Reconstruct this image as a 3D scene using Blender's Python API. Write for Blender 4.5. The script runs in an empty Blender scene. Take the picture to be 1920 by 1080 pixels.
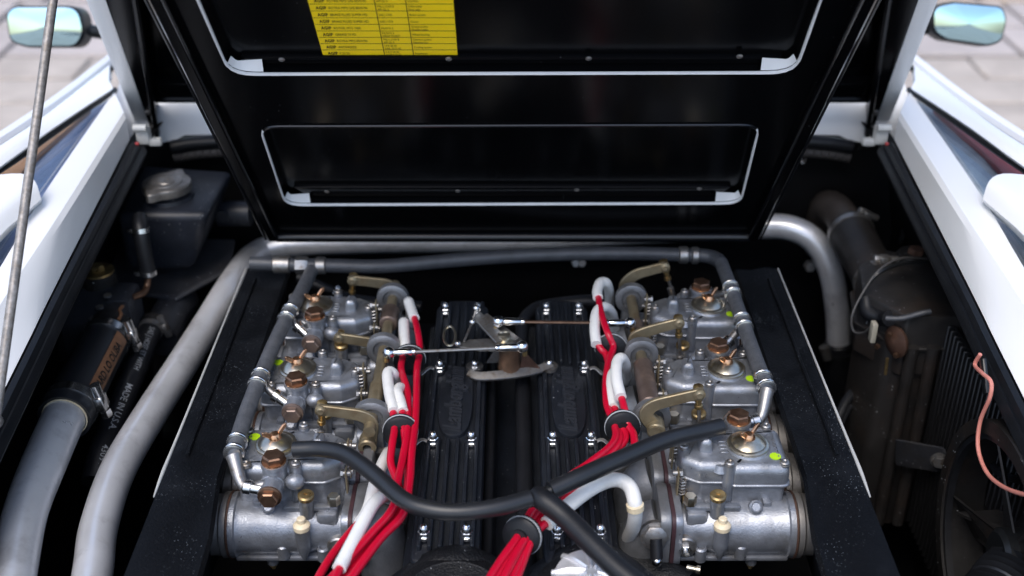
import bpy, bmesh, math, random
from mathutils import Vector as V, Matrix
random.seed(7)
R = math.radians
scn = bpy.context.scene
C = scn.collection

# ------------------------------------------------------------------ camera
FPX = 2200.0
PITCH = R(29.8)
CAMZ = 1.76
cp, sp = math.cos(PITCH), math.sin(PITCH)
cam_d = bpy.data.cameras.new('camera')
cam_d.sensor_width = 36.0
cam_d.lens = FPX / 1920 * 36
cam_d.clip_start = 0.02
cam_d.clip_end = 3000
cam_d.dof.use_dof = True
cam_d.dof.focus_distance = 1.68
cam_d.dof.aperture_fstop = 2.5
cam = bpy.data.objects.new('camera', cam_d)
C.objects.link(cam)
cam.location = (0, 0, CAMZ)
cam.rotation_euler = (math.pi / 2 - PITCH, 0, 0)
scn.camera = cam

# ------------------------------------------------------------------ sky, sun, exposure
SUN_EL, SUN_AZ = 60.0, 205.0          # azimuth clockwise from +Y
w = bpy.data.worlds.new('World'); scn.world = w; w.use_nodes = True
nt = w.node_tree; nt.nodes.clear()
sky = nt.nodes.new('ShaderNodeTexSky'); sky.sky_type = 'NISHITA'; sky.sun_disc = False
sky.sun_elevation = R(SUN_EL); sky.sun_rotation = R(SUN_AZ)
sky.air_density = 1.0; sky.dust_density = 2.0; sky.ozone_density = 1.0
bg = nt.nodes.new('ShaderNodeBackground'); bg.inputs['Strength'].default_value = 0.15
wo = nt.nodes.new('ShaderNodeOutputWorld')
nt.links.new(sky.outputs[0], bg.inputs[0]); nt.links.new(bg.outputs[0], wo.inputs[0])
sl = bpy.data.lights.new('sun', 'SUN'); sl.energy = 0.9; sl.angle = R(35); sl.color = (1.0, .97, .93)
so = bpy.data.objects.new('sun', sl); C.objects.link(so)
sd = V((math.sin(R(SUN_AZ)) * math.cos(R(SUN_EL)), math.cos(R(SUN_AZ)) * math.cos(R(SUN_EL)), math.sin(R(SUN_EL))))
so.rotation_euler = sd.to_track_quat('Z', 'Y').to_euler(); so.location = sd * 10
scn.view_settings.view_transform = 'Standard'; scn.view_settings.look = 'None'
scn.view_settings.gamma = 1; scn.view_settings.use_curve_mapping = False
scn.view_settings.exposure = 0.9
scn.render.engine = 'CYCLES'

# ------------------------------------------------------------------ pixel -> place
def ray(px, py):
    u = (px - 960) / FPX; v = (540 - py) / FPX
    return V((u, cp + v * sp, -sp + v * cp))
def az(px, py, z):                      # where the ray meets height z
    r = ray(px, py); return V((0, 0, CAMZ)) + r * ((z - CAMZ) / r.z)
def ay(px, py, y):                      # where the ray meets plane Y = y
    r = ray(px, py); return V((0, 0, CAMZ)) + r * (y / r.y)
def ax(px, py, x):
    r = ray(px, py); return V((0, 0, CAMZ)) + r * (x / r.x)

# ------------------------------------------------------------------ materials
MATS = {}
def M(name, col, metal=0., rough=.5, var=0., vs=25., bump=0., bs=220., dust=0., ds=330., dcol=(.62, .64, .66),
      coat=0., rv=.0, stain=None, ss=9., spec=.5, stretch=None):
    m = bpy.data.materials.new(name); m.use_nodes = True
    n = m.node_tree.nodes; l = m.node_tree.links
    p = n['Principled BSDF']
    p.inputs['Metallic'].default_value = metal; p.inputs['Roughness'].default_value = rough
    p.inputs['Coat Weight'].default_value = coat; p.inputs['Coat Roughness'].default_value = .08
    p.inputs['Specular IOR Level'].default_value = spec
    col = (*col, 1) if len(col) == 3 else col
    p.inputs['Base Color'].default_value = col
    tc = n.new('ShaderNodeTexCoord'); oi = n.new('ShaderNodeObjectInfo'); va = n.new('ShaderNodeVectorMath'); va.operation = 'ADD'
    sc_ = n.new('ShaderNodeMath'); sc_.operation = 'MULTIPLY'; sc_.inputs[1].default_value = 7.; l.new(oi.outputs['Random'], sc_.inputs[0])
    l.new(tc.outputs['Object'], va.inputs[0]); l.new(sc_.outputs[0], va.inputs[1]); src = va.outputs[0]
    if stretch:
        mp = n.new('ShaderNodeMapping'); mp.inputs['Scale'].default_value = stretch
        l.new(src, mp.inputs[0]); src = mp.outputs[0]
    def noise(scale, det=4., rg=.55):
        t = n.new('ShaderNodeTexNoise'); t.inputs['Scale'].default_value = scale
        t.inputs['Detail'].default_value = det; t.inputs['Roughness'].default_value = rg
        l.new(src, t.inputs['Vector']); return t.outputs['Fac']
    def ramp(s, a, b, c0=(0, 0, 0, 1), c1=(1, 1, 1, 1)):
        r = n.new('ShaderNodeValToRGB'); r.color_ramp.elements[0].position = a; r.color_ramp.elements[1].position = b
        r.color_ramp.elements[0].color = c0; r.color_ramp.elements[1].color = c1
        l.new(s, r.inputs[0]); return r.outputs[0]
    def mix(f, a, b):
        x = n.new('ShaderNodeMix'); x.data_type = 'RGBA'
        if isinstance(f, float): x.inputs[0].default_value = f
        else: l.new(f, x.inputs[0])
        for i, c in ((6, a), (7, b)):
            if isinstance(c, tuple): x.inputs[i].default_value = c
            else: l.new(c, x.inputs[i])
        return x.outputs[2]
    cur = col
    if var:
        f = ramp(noise(vs, 6), .3, .7)
        lo = tuple(c * (1 - var) for c in col[:3]) + (1,); hi = tuple(min(1, c * (1 + var)) for c in col[:3]) + (1,)
        cur = mix(f, lo, hi)
    if stain:
        f = ramp(noise(ss, 8, .65), .5, .68)
        cur = mix(f, cur, (*stain, 1))
    if dust:
        vo = n.new('ShaderNodeTexVoronoi'); vo.inputs['Scale'].default_value = ds; l.new(tc.outputs['Object'], vo.inputs['Vector'])
        dot = ramp(vo.outputs['Distance'], .13, .26, (1, 1, 1, 1), (0, 0, 0, 1))
        sep = n.new('ShaderNodeSeparateColor'); l.new(vo.outputs['Color'], sep.inputs[0])
        pick = n.new('ShaderNodeMath'); pick.operation = 'LESS_THAN'; l.new(sep.outputs[0], pick.inputs[0]); pick.inputs[1].default_value = dust
        msk = ramp(noise(11, 5), .46, .64)
        mu = n.new('ShaderNodeMath'); mu.operation = 'MULTIPLY'; l.new(dot, mu.inputs[0]); l.new(pick.outputs[0], mu.inputs[1])
        mu2 = n.new('ShaderNodeMath'); mu2.operation = 'MULTIPLY'; l.new(mu.outputs[0], mu2.inputs[0]); l.new(msk, mu2.inputs[1])
        cur = mix(mu2.outputs[0], cur, (*dcol, 1))
    if not isinstance(cur, tuple): l.new(cur, p.inputs['Base Color'])
    if rv:
        mr = n.new('ShaderNodeMapRange'); l.new(noise(vs * 1.7, 5), mr.inputs[0])
        mr.inputs[1].default_value = .3; mr.inputs[2].default_value = .7
        mr.inputs[3].default_value = max(.03, rough - rv); mr.inputs[4].default_value = rough + rv
        l.new(mr.outputs[0], p.inputs['Roughness'])
    if bump:
        b = n.new('ShaderNodeBump'); b.inputs['Strength'].default_value = bump; b.inputs['Distance'].default_value = .002
        l.new(noise(bs, 3), b.inputs['Height']); l.new(b.outputs[0], p.inputs['Normal'])
    MATS[name] = m; return m

M('cast', (.29, .305, .335), .62, .37, var=.22, vs=40, bump=.25, bs=420, rv=.10, stain=(.19, .19, .19), ss=18)
M('cast_dark', (.23, .235, .245), .6, .5, var=.25, vs=30, bump=.3, bs=350, rv=.1)
M('alu', (.80, .80, .81), .55, .37, var=.10, vs=9, bump=.05, bs=140, rv=.10, stain=(.60, .595, .60), ss=22)
M('alu_worn', (.30, .285, .27), .7, .45, var=.25, vs=12, bump=.15, bs=140, rv=.1, stain=(.22, .2, .18), ss=6)
M('steel', (.62, .62, .62), 1., .26, var=.15, vs=60)
M('steel_dull', (.38, .37, .36), .9, .42, var=.25, vs=60, bump=.1, stain=(.2, .16, .12), ss=60)
M('chrome', (.80, .81, .82), 1., .18)
M('gloss_black', (.0018, .0020, .0026), 0, .20, spec=.12, dust=.02, ds=230, dcol=(.07, .07, .07))
M('lip_black', (.004, .0045, .006), 0, .22, spec=.5, bump=.05, bs=50)
M('satin_black', (.013, .0155, .022), 0, .42, spec=.35, var=.3, bump=.12, bs=260, dust=.10, ds=260)
M('crinkle', (.006, .0065, .008), 0, .45, spec=.35, bump=.9, bs=330, dust=.06, ds=260)
M('cover_black', (.012, .0145, .020), 0, .38, spec=.5, var=.3, bump=.35, bs=420, dust=.06, ds=260)
M('speckle_black', (.0028, .0032, .0042), 0, .5, spec=.13, var=.3, vs=20, bump=.35, bs=300, dust=.20, ds=480, dcol=(.34, .38, .42), stain=(.008, .009, .011), ss=8)
M('bay_black', (.0025, .0025, .003), 0, .7, var=.3, spec=.15)
M('dirty_black', (.012, .0112, .011), 0, .5, spec=.3, var=.4, vs=18, bump=.3, bs=120, stain=(.022, .016, .013), ss=14, dust=.06, ds=200)
M('rubber', (.009, .0095, .0115), 0, .45, spec=.35, var=.2, vs=40, bump=.12, bs=300)
M('rubber_soft', (.013, .014, .0165), 0, .38, var=.15, vs=30)
M('hose_braid', (.10, .105, .115), .2, .5, var=.25, vs=80, bump=.7, bs=600)
M('hose_smooth', (.050, .053, .060), .1, .42, var=.2, vs=50, bump=.2, bs=500)
M('hose_text', (.27, .28, .29), 0, .7)
M('label_brown', (.19, .088, .042), 0, .55, var=.25, vs=50)
M('print_black', (.008, .007, .006), 0, .6)
M('brass', (.46, .33, .15), .9, .36, var=.3, vs=60, rv=.1, stain=(.2, .12, .06), ss=40)
M('cadmium', (.27, .225, .145), .6, .45, var=.22, vs=35, rv=.08, stain=(.22, .16, .09), ss=30)
M('zinc_pale', (.58, .54, .45), .95, .28, var=.15, vs=50, stain=(.4, .32, .2), ss=40)
M('copper', (.23, .135, .088), .88, .38, var=.3, vs=70, rv=.08, stain=(.17, .09, .055), ss=50)
M('copper_bright', (.66, .36, .20), .95, .25, var=.2, vs=70)
M('rust', (.075, .038, .025), .3, .62, var=.4, vs=45, bump=.3)
M('sleeve_brown', (.17, .125, .105), .5, .42, var=.3, vs=30, stain=(.28, .2, .15), ss=25)
M('red', (.52, .003, .026), 0, .30, var=.08, vs=20, spec=.5)
M('white_rubber', (.80, .79, .76), 0, .42, var=.04, vs=30, stain=(.66, .64, .6), ss=12)
M('white_grey', (.50, .52, .54), 0, .4)
M('cream', (.74, .62, .42), 0, .45, var=.1, vs=60)
M('cream_dull', (.34, .31, .24), 0, .5, var=.15)
M('green_dot', (.42, .66, .01), 0, .5)
M('gasket', (.045, .018, .022), 0, .6, var=.3)
M('white_paint', (.80, .81, .82), 0, .38, coat=.25, bump=.01, bs=20)
M('white_seam', (.74, .75, .76), 0, .5, var=.05)
M('white_dull', (.48, .48, .46), 0, .5, var=.12, vs=20)
M('seal_rubber', (.006, .0068, .0085), 0, .40, spec=.35, var=.2, vs=20, bump=.12, bs=220)
M('header_black', (.030, .0315, .037), 0, .45, var=.35, vs=20, bump=.3, bs=120, stain=(.035, .032, .030), ss=16, dust=.08, ds=220)
M('header_brown', (.0175, .016, .0155), 0, .46, var=.35, vs=18, bump=.25, bs=120, stain=(.030, .022, .018), ss=12, dust=.06, ds=220)
M('cap_metal', (.24, .225, .21), .75, .40, var=.3, vs=50, bump=.2, bs=300, stain=(.14, .125, .11), ss=40)
M('tower_brown', (.22, .125, .075), .6, .45, var=.3, vs=50, stain=(.14, .1, .07), ss=40)
M('script_black', (.026, .029, .036), 0, .34, bump=.2, bs=300)
M('elbow_brown', (.085, .072, .064), .55, .42, var=.3, vs=16, bump=.15, bs=150, stain=(.05, .04, .034), ss=14)
M('seal_brown', (.035, .032, .031), 0, .6, var=.2)
M('yellow', (.95, .68, .004), 0, .42, var=.03, vs=10)
M('ink', (.02, .012, .002), 0, .7)
M('tan_reflection', (.55, .27, .12), 0, .5, var=.2, vs=20)  # this tan and the blue and grey below paint quarter glass reflections
M('blue_reflection', (.36, .42, .62), 0, .5, var=.15, vs=9)
M('red_clip_and_reflection', (.40, .05, .05), 0, .45, var=.2, vs=9)  # red of the hinge clips, also painted as a reflection under one quarter glass
M('grey_reflection', (.62, .63, .66), 0, .45, var=.4, vs=12)
M('mirror_glass', (.56, .78, .82), 1., .02)
M('plastic_black', (.010, .011, .012), 0, .35)
M('rod_steel', (.27, .25, .235), .5, .5, var=.35, vs=120, bump=.25, bs=400, stain=(.2, .17, .14), ss=90)
M('pink_wire', (.62, .23, .18), 0, .45, var=.15, vs=40)
M('grey_wire', (.06, .057, .055), 0, .5)
M('paver', (.47, .405, .345), 0, .8, var=.18, vs=4, bump=.4, bs=60, stain=(.39, .33, .28), ss=3)
M('slab', (.46, .40, .365), 0, .8, var=.14, vs=3, bump=.3, bs=50)
M('slab_tan', (.42, .33, .25), 0, .8, var=.18, vs=3, bump=.3, bs=50)
M('ground', (.33, .31, .285), 0, .9, var=.2, vs=2)
M('fin_black', (.012, .012, .013), .2, .5, var=.2)

def glass_mat(name, tint):
    m = bpy.data.materials.new(name); m.use_nodes = True
    n = m.node_tree.nodes; l = m.node_tree.links; n.clear()
    o = n.new('ShaderNodeOutputMaterial'); t = n.new('ShaderNodeBsdfTransparent'); t.inputs[0].default_value = (*tint, 1)
    g = n.new('ShaderNodeBsdfGlossy'); g.inputs['Roughness'].default_value = .02; g.inputs[0].default_value = (1, 1, 1, 1)
    lw = n.new('ShaderNodeLayerWeight'); lw.inputs[0].default_value = .5
    f = n.new('ShaderNodeMath'); f.operation = 'POWER'; l.new(lw.outputs['Facing'], f.inputs[0]); f.inputs[1].default_value = 2.2
    x = n.new('ShaderNodeMixShader'); l.new(f.outputs[0], x.inputs[0]); l.new(t.outputs[0], x.inputs[1]); l.new(g.outputs[0], x.inputs[2])
    l.new(x.outputs[0], o.inputs[0]); MATS[name] = m
glass_mat('glass', (.80, .86, .90)); glass_mat('glass_cyan', (.35, .75, .78))

# ------------------------------------------------------------------ mesh helpers
def basis(d, up=V((0, 0, 1))):
    d = V(d).normalized(); up = V(up)
    if abs(d.dot(up)) > .98: up = V((0, 1, 0))
    u = up.cross(d).normalized(); v = d.cross(u).normalized()
    return u, v, d
def catmull(pts, k=6):
    pts = [V(p) for p in pts]
    if len(pts) < 3: return [pts[0].lerp(pts[-1], i / k) for i in range(k + 1)]
    P = [pts[0] * 2 - pts[1]] + pts + [pts[-1] * 2 - pts[-2]]
    out = []
    for i in range(1, len(P) - 2):
        a, b, c, d = P[i - 1:i + 3]
        for j in range(k):
            t = j / k
            out.append(.5 * ((2 * b) + (c - a) * t + (2 * a - 5 * b + 4 * c - d) * t * t + (3 * b - a - 3 * c + d) * t ** 3))
    out.append(pts[-1]); return out
def round_poly(pts, r, n=4):
    out = []; N = len(pts)
    for i in range(N):
        p = V((*pts[i], 0)) if len(pts[i]) == 2 else V(pts[i])
        a = V((*pts[i - 1], 0)) - p; b = V((*pts[(i + 1) % N], 0)) - p
        rr = r[i] if isinstance(r, (list, tuple)) else r
        if rr <= 0: out.append((p.x, p.y)); continue
        ang = a.angle(b); t = min(rr / math.tan(ang / 2), a.length * .45, b.length * .45)
        p0 = p + a.normalized() * t; p1 = p + b.normalized() * t
        for k in range(n + 1):
            s = k / n; q = p0 * (1 - s) ** 2 + p * 2 * s * (1 - s) + p1 * s * s
            out.append((q.x, q.y))
    return out
def inset(poly, d):
    N = len(poly); ar = sum(poly[i][0] * poly[(i + 1) % N][1] - poly[(i + 1) % N][0] * poly[i][1] for i in range(N)); sg = 1 if ar > 0 else -1
    out = []
    for i in range(N):
        p, a, c = poly[i], poly[i - 1], poly[(i + 1) % N]
        e0 = V((p[0] - a[0], p[1] - a[1], 0)); e1 = V((c[0] - p[0], c[1] - p[1], 0))
        if e0.length < 1e-9 or e1.length < 1e-9: out.append(p); continue
        n0 = V((-e0.y, e0.x, 0)).normalized() * sg; n1 = V((-e1.y, e1.x, 0)).normalized() * sg
        m = (n0 + n1)
        if m.length < .2: out.append(p); continue
        m = m / max(.35, 1 + n0.dot(n1))
        out.append((p[0] + m.x * d, p[1] + m.y * d))
    return out
def circ(r, n=24, c=(0, 0), a0=0):
    return [(c[0] + r * math.cos(a0 + 2 * math.pi * i / n), c[1] + r * math.sin(a0 + 2 * math.pi * i / n)) for i in range(n)]
class F:                                   # a local frame
    def __init__(s, o=(0, 0, 0), u=(1, 0, 0), v=(0, 1, 0), w=(0, 0, 1)):
        s.o, s.u, s.v, s.w = V(o), V(u), V(v), V(w)
    def __call__(s, a, b, c=0): return s.o + s.u * a + s.v * b + s.w * c
FZ = F()
def FX(o=(0, 0, 0)): return F(o, (0, 1, 0), (0, 0, 1), (1, 0, 0))       # extrudes along +X
def FY(o=(0, 0, 0)): return F(o, (1, 0, 0), (0, 0, 1), (0, -1, 0))      # extrudes towards -Y
class MB:
    def __init__(s): s.bm = bmesh.new()
    def merge(s, b2):
        me = bpy.data.meshes.new('t'); b2.to_mesh(me); b2.free(); s.bm.from_mesh(me); bpy.data.meshes.remove(me); return s
    def prism(s, poly, f=FZ, h0=0., h1=.01, bev=0., seg=2, which='top', taper=None):
        b = bmesh.new(); N = len(poly)
        cx = sum(p[0] for p in poly) / N; cy = sum(p[1] for p in poly) / N; k = taper or 1
        if bev and which != 'every':
            cs = [(bev * (1 - math.sin(t)), bev * (1 - math.cos(t))) for t in [math.pi / 2 * i / seg for i in range(seg + 1)]]   # (inset, drop from the end)
            lev = [(i_, h0 + (bev - d_) * 0 + d_) for i_, d_ in cs] if which == 'all' else [(0, h0)]
            lev += [(i_, h1 - d_) for i_, d_ in cs[::-1]]
        else: lev = [(0, h0), (0, h1)]
        rings = []
        for i_, h in lev:
            pp = inset(poly, i_) if i_ > 1e-7 else poly
            q = 1 + (k - 1) * (h - h0) / (h1 - h0)
            rings.append([b.verts.new(f(cx + (x - cx) * q, cy + (y - cy) * q, h)) for x, y in pp])
        b.faces.new(rings[0][::-1]); b.faces.new(rings[-1])
        for A, B in zip(rings, rings[1:]):
            for i in range(N): b.faces.new((A[i], A[(i + 1) % N], B[(i + 1) % N], B[i]))
        if bev and which == 'every': bmesh.ops.bevel(b, geom=b.edges[:], offset=bev, segments=seg, profile=.5, affect='EDGES', clamp_overlap=True)
        bmesh.ops.recalc_face_normals(b, faces=b.faces[:])
        return s.merge(b)
    def box(s, c, d, f=None, bev=0., seg=2):
        f0 = F(c) if f is None else F(V(c), f.u, f.v, f.w)
        x, y, z = d[0] / 2, d[1] / 2, d[2] / 2
        return s.prism([(-x, -y), (x, -y), (x, y), (-x, y)], f0, -z, z, bev, seg, 'every' if bev else 'top')
    def lathe(s, o, d, prof, n=20, a0=0.):
        u, v, d = basis(d); o = V(o); b = bmesh.new(); rings = []
        for r, h in prof:
            if r < 1e-6: rings.append([b.verts.new(o + d * h)])
            else: rings.append([b.verts.new(o + d * h + (u * math.cos(a0 + 2 * math.pi * i / n) + v * math.sin(a0 + 2 * math.pi * i / n)) * r) for i in range(n)])
        for A, B in zip(rings, rings[1:]):
            for i in range(n):
                j = (i + 1) % n
                if len(A) == 1 and len(B) == 1: continue
                if len(A) == 1: b.faces.new((A[0], B[i], B[j]))
                elif len(B) == 1: b.faces.new((A[i], A[j], B[0]))
                else: b.faces.new((A[i], A[j], B[j], B[i]))
        if len(rings[0]) > 1: b.faces.new(rings[0])
        if len(rings[-1]) > 1: b.faces.new(rings[-1])
        bmesh.ops.recalc_face_normals(b, faces=b.faces[:])
        return s.merge(b)
    def cyl(s, p0, p1, r0, r1=None, n=16, bev=0.):
        p0, p1 = V(p0), V(p1); L = (p1 - p0).length; r1 = r0 if r1 is None else r1
        if bev: pr = [(r0 - bev, 0), (r0, bev), (r1, L - bev), (r1 - bev, L)]
        else: pr = [(r0, 0), (r1, L)]
        return s.lathe(p0, p1 - p0, pr, n)
    def hexa(s, o, d, r, h, a0=0.): return s.lathe(o, d, [(r, 0), (r, h * .82), (r * .86, h)], 6, a0)
    def nut(s, o, d, r, h): return s.hexa(o, d, r, h)
    def sph(s, c, r, n=14, sq=(1, 1, 1)):
        b = bmesh.new(); bmesh.ops.create_uvsphere(b, u_segments=n, v_segments=max(6, n * 2 // 3), radius=r)
        for v in b.verts: v.co = V((v.co.x * sq[0], v.co.y * sq[1], v.co.z * sq[2])) + V(c)
        return s.merge(b)
    def tube(s, pts, r, n=12, k=6, smooth=True, wob=0.):
        path = catmull(pts, k) if smooth else [V(p) for p in pts]
        N = len(path); rad = r if not isinstance(r, (int, float)) else None
        b = bmesh.new(); rings = []; u = None
        for i, p in enumerate(path):
            d = (path[min(i + 1, N - 1)] - path[max(i - 1, 0)]).normalized()
            if u is None: u = basis(d)[0]
            u = (u - d * u.dot(d)).normalized(); v = d.cross(u)
            if rad:
                t = i / (N - 1) * (len(rad) - 1); j = min(int(t), len(rad) - 2); rr = rad[j] + (rad[j + 1] - rad[j]) * (t - j)
            else: rr = r
            if wob: rr *= 1 + random.uniform(-wob, wob)
            rings.append([b.verts.new(p + (u * math.cos(2 * math.pi * q / n) + v * math.sin(2 * math.pi * q / n)) * rr) for q in range(n)])
        for A, B in zip(rings, rings[1:]):
            for i in range(n): b.faces.new((A[i], A[(i + 1) % n], B[(i + 1) % n], B[i]))
        b.faces.new(rings[0]); b.faces.new(rings[-1])
        bmesh.ops.recalc_face_normals(b, faces=b.faces[:])
        return s.merge(b)
    def ribbon(s, pts, width, thick, nrm, k=6, bev=.0008, smooth=True):     # flat bar, its wide face looking along nrm
        path = catmull(pts, k) if smooth else [V(p) for p in pts]
        nrm = V(nrm).normalized(); N = len(path); b = bmesh.new(); rings = []
        W = width if isinstance(width, (list, tuple)) else [width, width]
        for i, p in enumerate(path):
            d = (path[min(i + 1, N - 1)] - path[max(i - 1, 0)]).normalized(); sd_ = d.cross(nrm).normalized()
            t = i / (N - 1) * (len(W) - 1); j = min(int(t), len(W) - 2); ww = (W[j] + (W[j + 1] - W[j]) * (t - j)) / 2; h = thick / 2
            e = min(bev, h * .8)
            prof = [(ww, h - e), (ww - e, h), (-ww + e, h), (-ww, h - e), (-ww, -h + e), (-ww + e, -h), (ww - e, -h), (ww, -h + e)]
            rings.append([b.verts.new(p + sd_ * x + nrm * y) for x, y in prof])
        for A, B in zip(rings, rings[1:]):
            for i in range(8): b.faces.new((A[i], A[(i + 1) % 8], B[(i + 1) % 8], B[i]))
        b.faces.new(rings[0]); b.faces.new(rings[-1])
        bmesh.ops.recalc_face_normals(b, faces=b.faces[:])
        return s.merge(b)
    def sheet(s, quads, th, nrm=None):        # list of point loops (3D), given thickness along nrm (or their own normal)
        for q in quads:
            q = [V(p) for p in q]; nn = V(nrm) if nrm else (q[1] - q[0]).cross(q[2] - q[0]).normalized()
            b = bmesh.new(); a = [b.verts.new(p) for p in q]; c = [b.verts.new(p - nn * th) for p in q]; N = len(q)
            b.faces.new(a); b.faces.new(c[::-1])
            for i in range(N): b.faces.new((a[i], c[i], c[(i + 1) % N], a[(i + 1) % N]))
            bmesh.ops.recalc_face_normals(b, faces=b.faces[:]); s.merge(b)
        return s
    def ring(s, o, d, r0, r1, h, n=32):
        return s.lathe_closed(o, d, [(r0, 0), (r1, 0), (r1, h), (r0, h)], n)
    def lathe_closed(s, o, d, prof, n=32):
        u, v, d = basis(d); o = V(o); b = bmesh.new(); rings = []
        for r, h in prof: rings.append([b.verts.new(o + d * h + (u * math.cos(2 * math.pi * i / n) + v * math.sin(2 * math.pi * i / n)) * r) for i in range(n)])
        for k in range(len(rings)):
            A, B = rings[k], rings[(k + 1) % len(rings)]
            for i in range(n): b.faces.new((A[i], A[(i + 1) % n], B[(i + 1) % n], B[i]))
        bmesh.ops.recalc_face_normals(b, faces=b.faces[:]); return s.merge(b)
    def strip(s, A, B):                      # surface between two equally long point rows
        b = bmesh.new(); a = [b.verts.new(V(p)) for p in A]; c = [b.verts.new(V(p)) for p in B]
        for i in range(len(a) - 1): b.faces.new((a[i], a[i + 1], c[i + 1], c[i]))
        return s.merge(b)
    def loft(s, rows, close=False):
        b = bmesh.new(); rr = [[b.verts.new(V(p)) for p in row] for row in rows]
        for A, B in zip(rr, rr[1:]):
            for i in range(len(A) - (0 if close else 1)):
                j = (i + 1) % len(A); b.faces.new((A[i], A[j], B[j], B[i]))
        bmesh.ops.recalc_face_normals(b, faces=b.faces[:]); return s.merge(b)
    def mesh(s, name, mat, shift=V((0, 0, 0)), smooth=38):
        me = bpy.data.meshes.new(name)
        if shift.length: bmesh.ops.translate(s.bm, verts=s.bm.verts[:], vec=-shift)
        s.bm.to_mesh(me); s.bm.free()
        me.materials.append(MATS[mat])
        for p in me.polygons: p.use_smooth = True
        me.set_sharp_from_angle(angle=R(smooth)); return me

def tag(o, label, cat, group=None):
    o['label'] = label; o['category'] = cat
    if group: o['group'] = group
    return o
def thing(name, label, cat, loc=(0, 0, 0), group=None):
    o = bpy.data.objects.new(name, None); C.objects.link(o); o.location = V(loc); o.empty_display_size = .02
    return tag(o, label, cat, group)
def part(mb, name, mat, parent, label=None, smooth=38):
    r = parent
    while r.parent: r = r.parent
    o = bpy.data.objects.new(name, mb.mesh(name, mat, V(r.location), smooth)); C.objects.link(o); o.parent = parent
    if label: o['label'] = label
    return o
def solo(mb, name, mat, label, cat, group=None, kind=None, smooth=38):
    vs = [v.co for v in mb.bm.verts]
    c = V(((min(v.x for v in vs) + max(v.x for v in vs)) / 2, (min(v.y for v in vs) + max(v.y for v in vs)) / 2, min(v.z for v in vs)))
    o = bpy.data.objects.new(name, mb.mesh(name, mat, c, smooth)); C.objects.link(o); o.location = c
    if kind: o['kind'] = kind
    else: tag(o, label, cat, group)
    return o
def copy_tree(o, parent=None):
    c = o.copy(); C.objects.link(c); c.parent = parent
    for ch in o.children: copy_tree(ch, c)
    return c
def struct(mb, name, mat):
    o = bpy.data.objects.new(name, mb.mesh(name, mat)); C.objects.link(o); o['kind'] = 'structure'; return o

_txt = {}
def text_mesh(s, size, shear=0., align='LEFT', spacing=1., bold=0.):
    cu = bpy.data.curves.new('txt', 'FONT'); cu.body = s; cu.size = size; cu.shear = shear; cu.align_x = align; cu.space_character = spacing
    cu.offset = bold; cu.resolution_u = 2
    ob = bpy.data.objects.new('txt', cu); C.objects.link(ob)
    bpy.context.view_layer.update()
    me = bpy.data.meshes.new_from_object(ob.evaluated_get(bpy.context.evaluated_depsgraph_get()))
    vs = [v.co.copy() for v in me.vertices]; fs = [tuple(p.vertices) for p in me.polygons]
    bpy.data.objects.remove(ob); bpy.data.curves.remove(cu); bpy.data.meshes.remove(me)
    return vs, fs
def add_text(mb, s, size, fn, **kw):                    # fn maps (x, y) of the text to a place
    vs, fs = text_mesh(s, size, **kw); b = bmesh.new(); bv = [b.verts.new(fn(v.x, v.y)) for v in vs]
    for f in fs:
        try: b.faces.new([bv[i] for i in f])
        except ValueError: pass
    return mb.merge(b)
def along(path, t):                                     # point and tangent at arc length t
    acc = 0
    for a, b in zip(path, path[1:]):
        L = (b - a).length
        if acc + L >= t: return a + (b - a) * ((t - acc) / L), (b - a).normalized()
        acc += L
    return path[-1], (path[-1] - path[-2]).normalized()

# ================================================================== SETTING
struct(MB().sheet([[(-400, -400, 0), (400, -400, 0), (400, 400, 0), (-400, 400, 0)]], .02), 'ground', 'ground')
gr = bpy.data.objects['ground']
def stone_mesh(nm, w_, l_, mat):
    return MB().box((0, 0, .012), (w_, l_, .024), bev=.006, seg=1).mesh(nm, mat)
pv = [stone_mesh('paving_stone', .56, .27, 'paver'), stone_mesh('paving_stone', .40, .27, 'paver'), stone_mesh('paving_slab', .86, .40, 'slab'), stone_mesh('paving_slab', .86, .46, 'slab_tan')]
def stone(nm, me, x, y):
    o = bpy.data.objects.new(nm, me); C.objects.link(o); o.parent = gr; o.location = (x, y, random.uniform(0, .006)); o.rotation_euler = (0, 0, random.uniform(-.012, .012))
for sgn in (-1, 1):
    for r_ in range(6):
        y = 3.56 + r_ * .285; x = .72 + (r_ % 2) * .2
        for k in range(6):
            wv = random.choice((0, 1)); wd = (.56, .40)[wv]
            stone('paving_stone', pv[wv], sgn * (x + wd / 2), y); x += wd + .012
    for r_ in range(2):
        for k in range(3): stone('paving_slab', pv[2], sgn * (1.0 + .89 * k + r_ * .2), 5.37 + r_ * .43)
    for r_ in range(2):
        for k in range(3): stone('paving_slab', pv[3 if (sgn > 0) else 2], sgn * (1.1 + .89 * k + r_ * .2), 6.25 + r_ * .49)

# ================================================================== CAR BODY
body = thing('car_body', 'white sports car body around the open engine bay', 'car body', (0, 2.0, 0))
def bothsides(fn):
    for s in (-1, 1): fn(s)
def mx(p, s): return V((p.x * -s, p.y, p.z))      # points are specified for the left side (s = -1)
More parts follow.
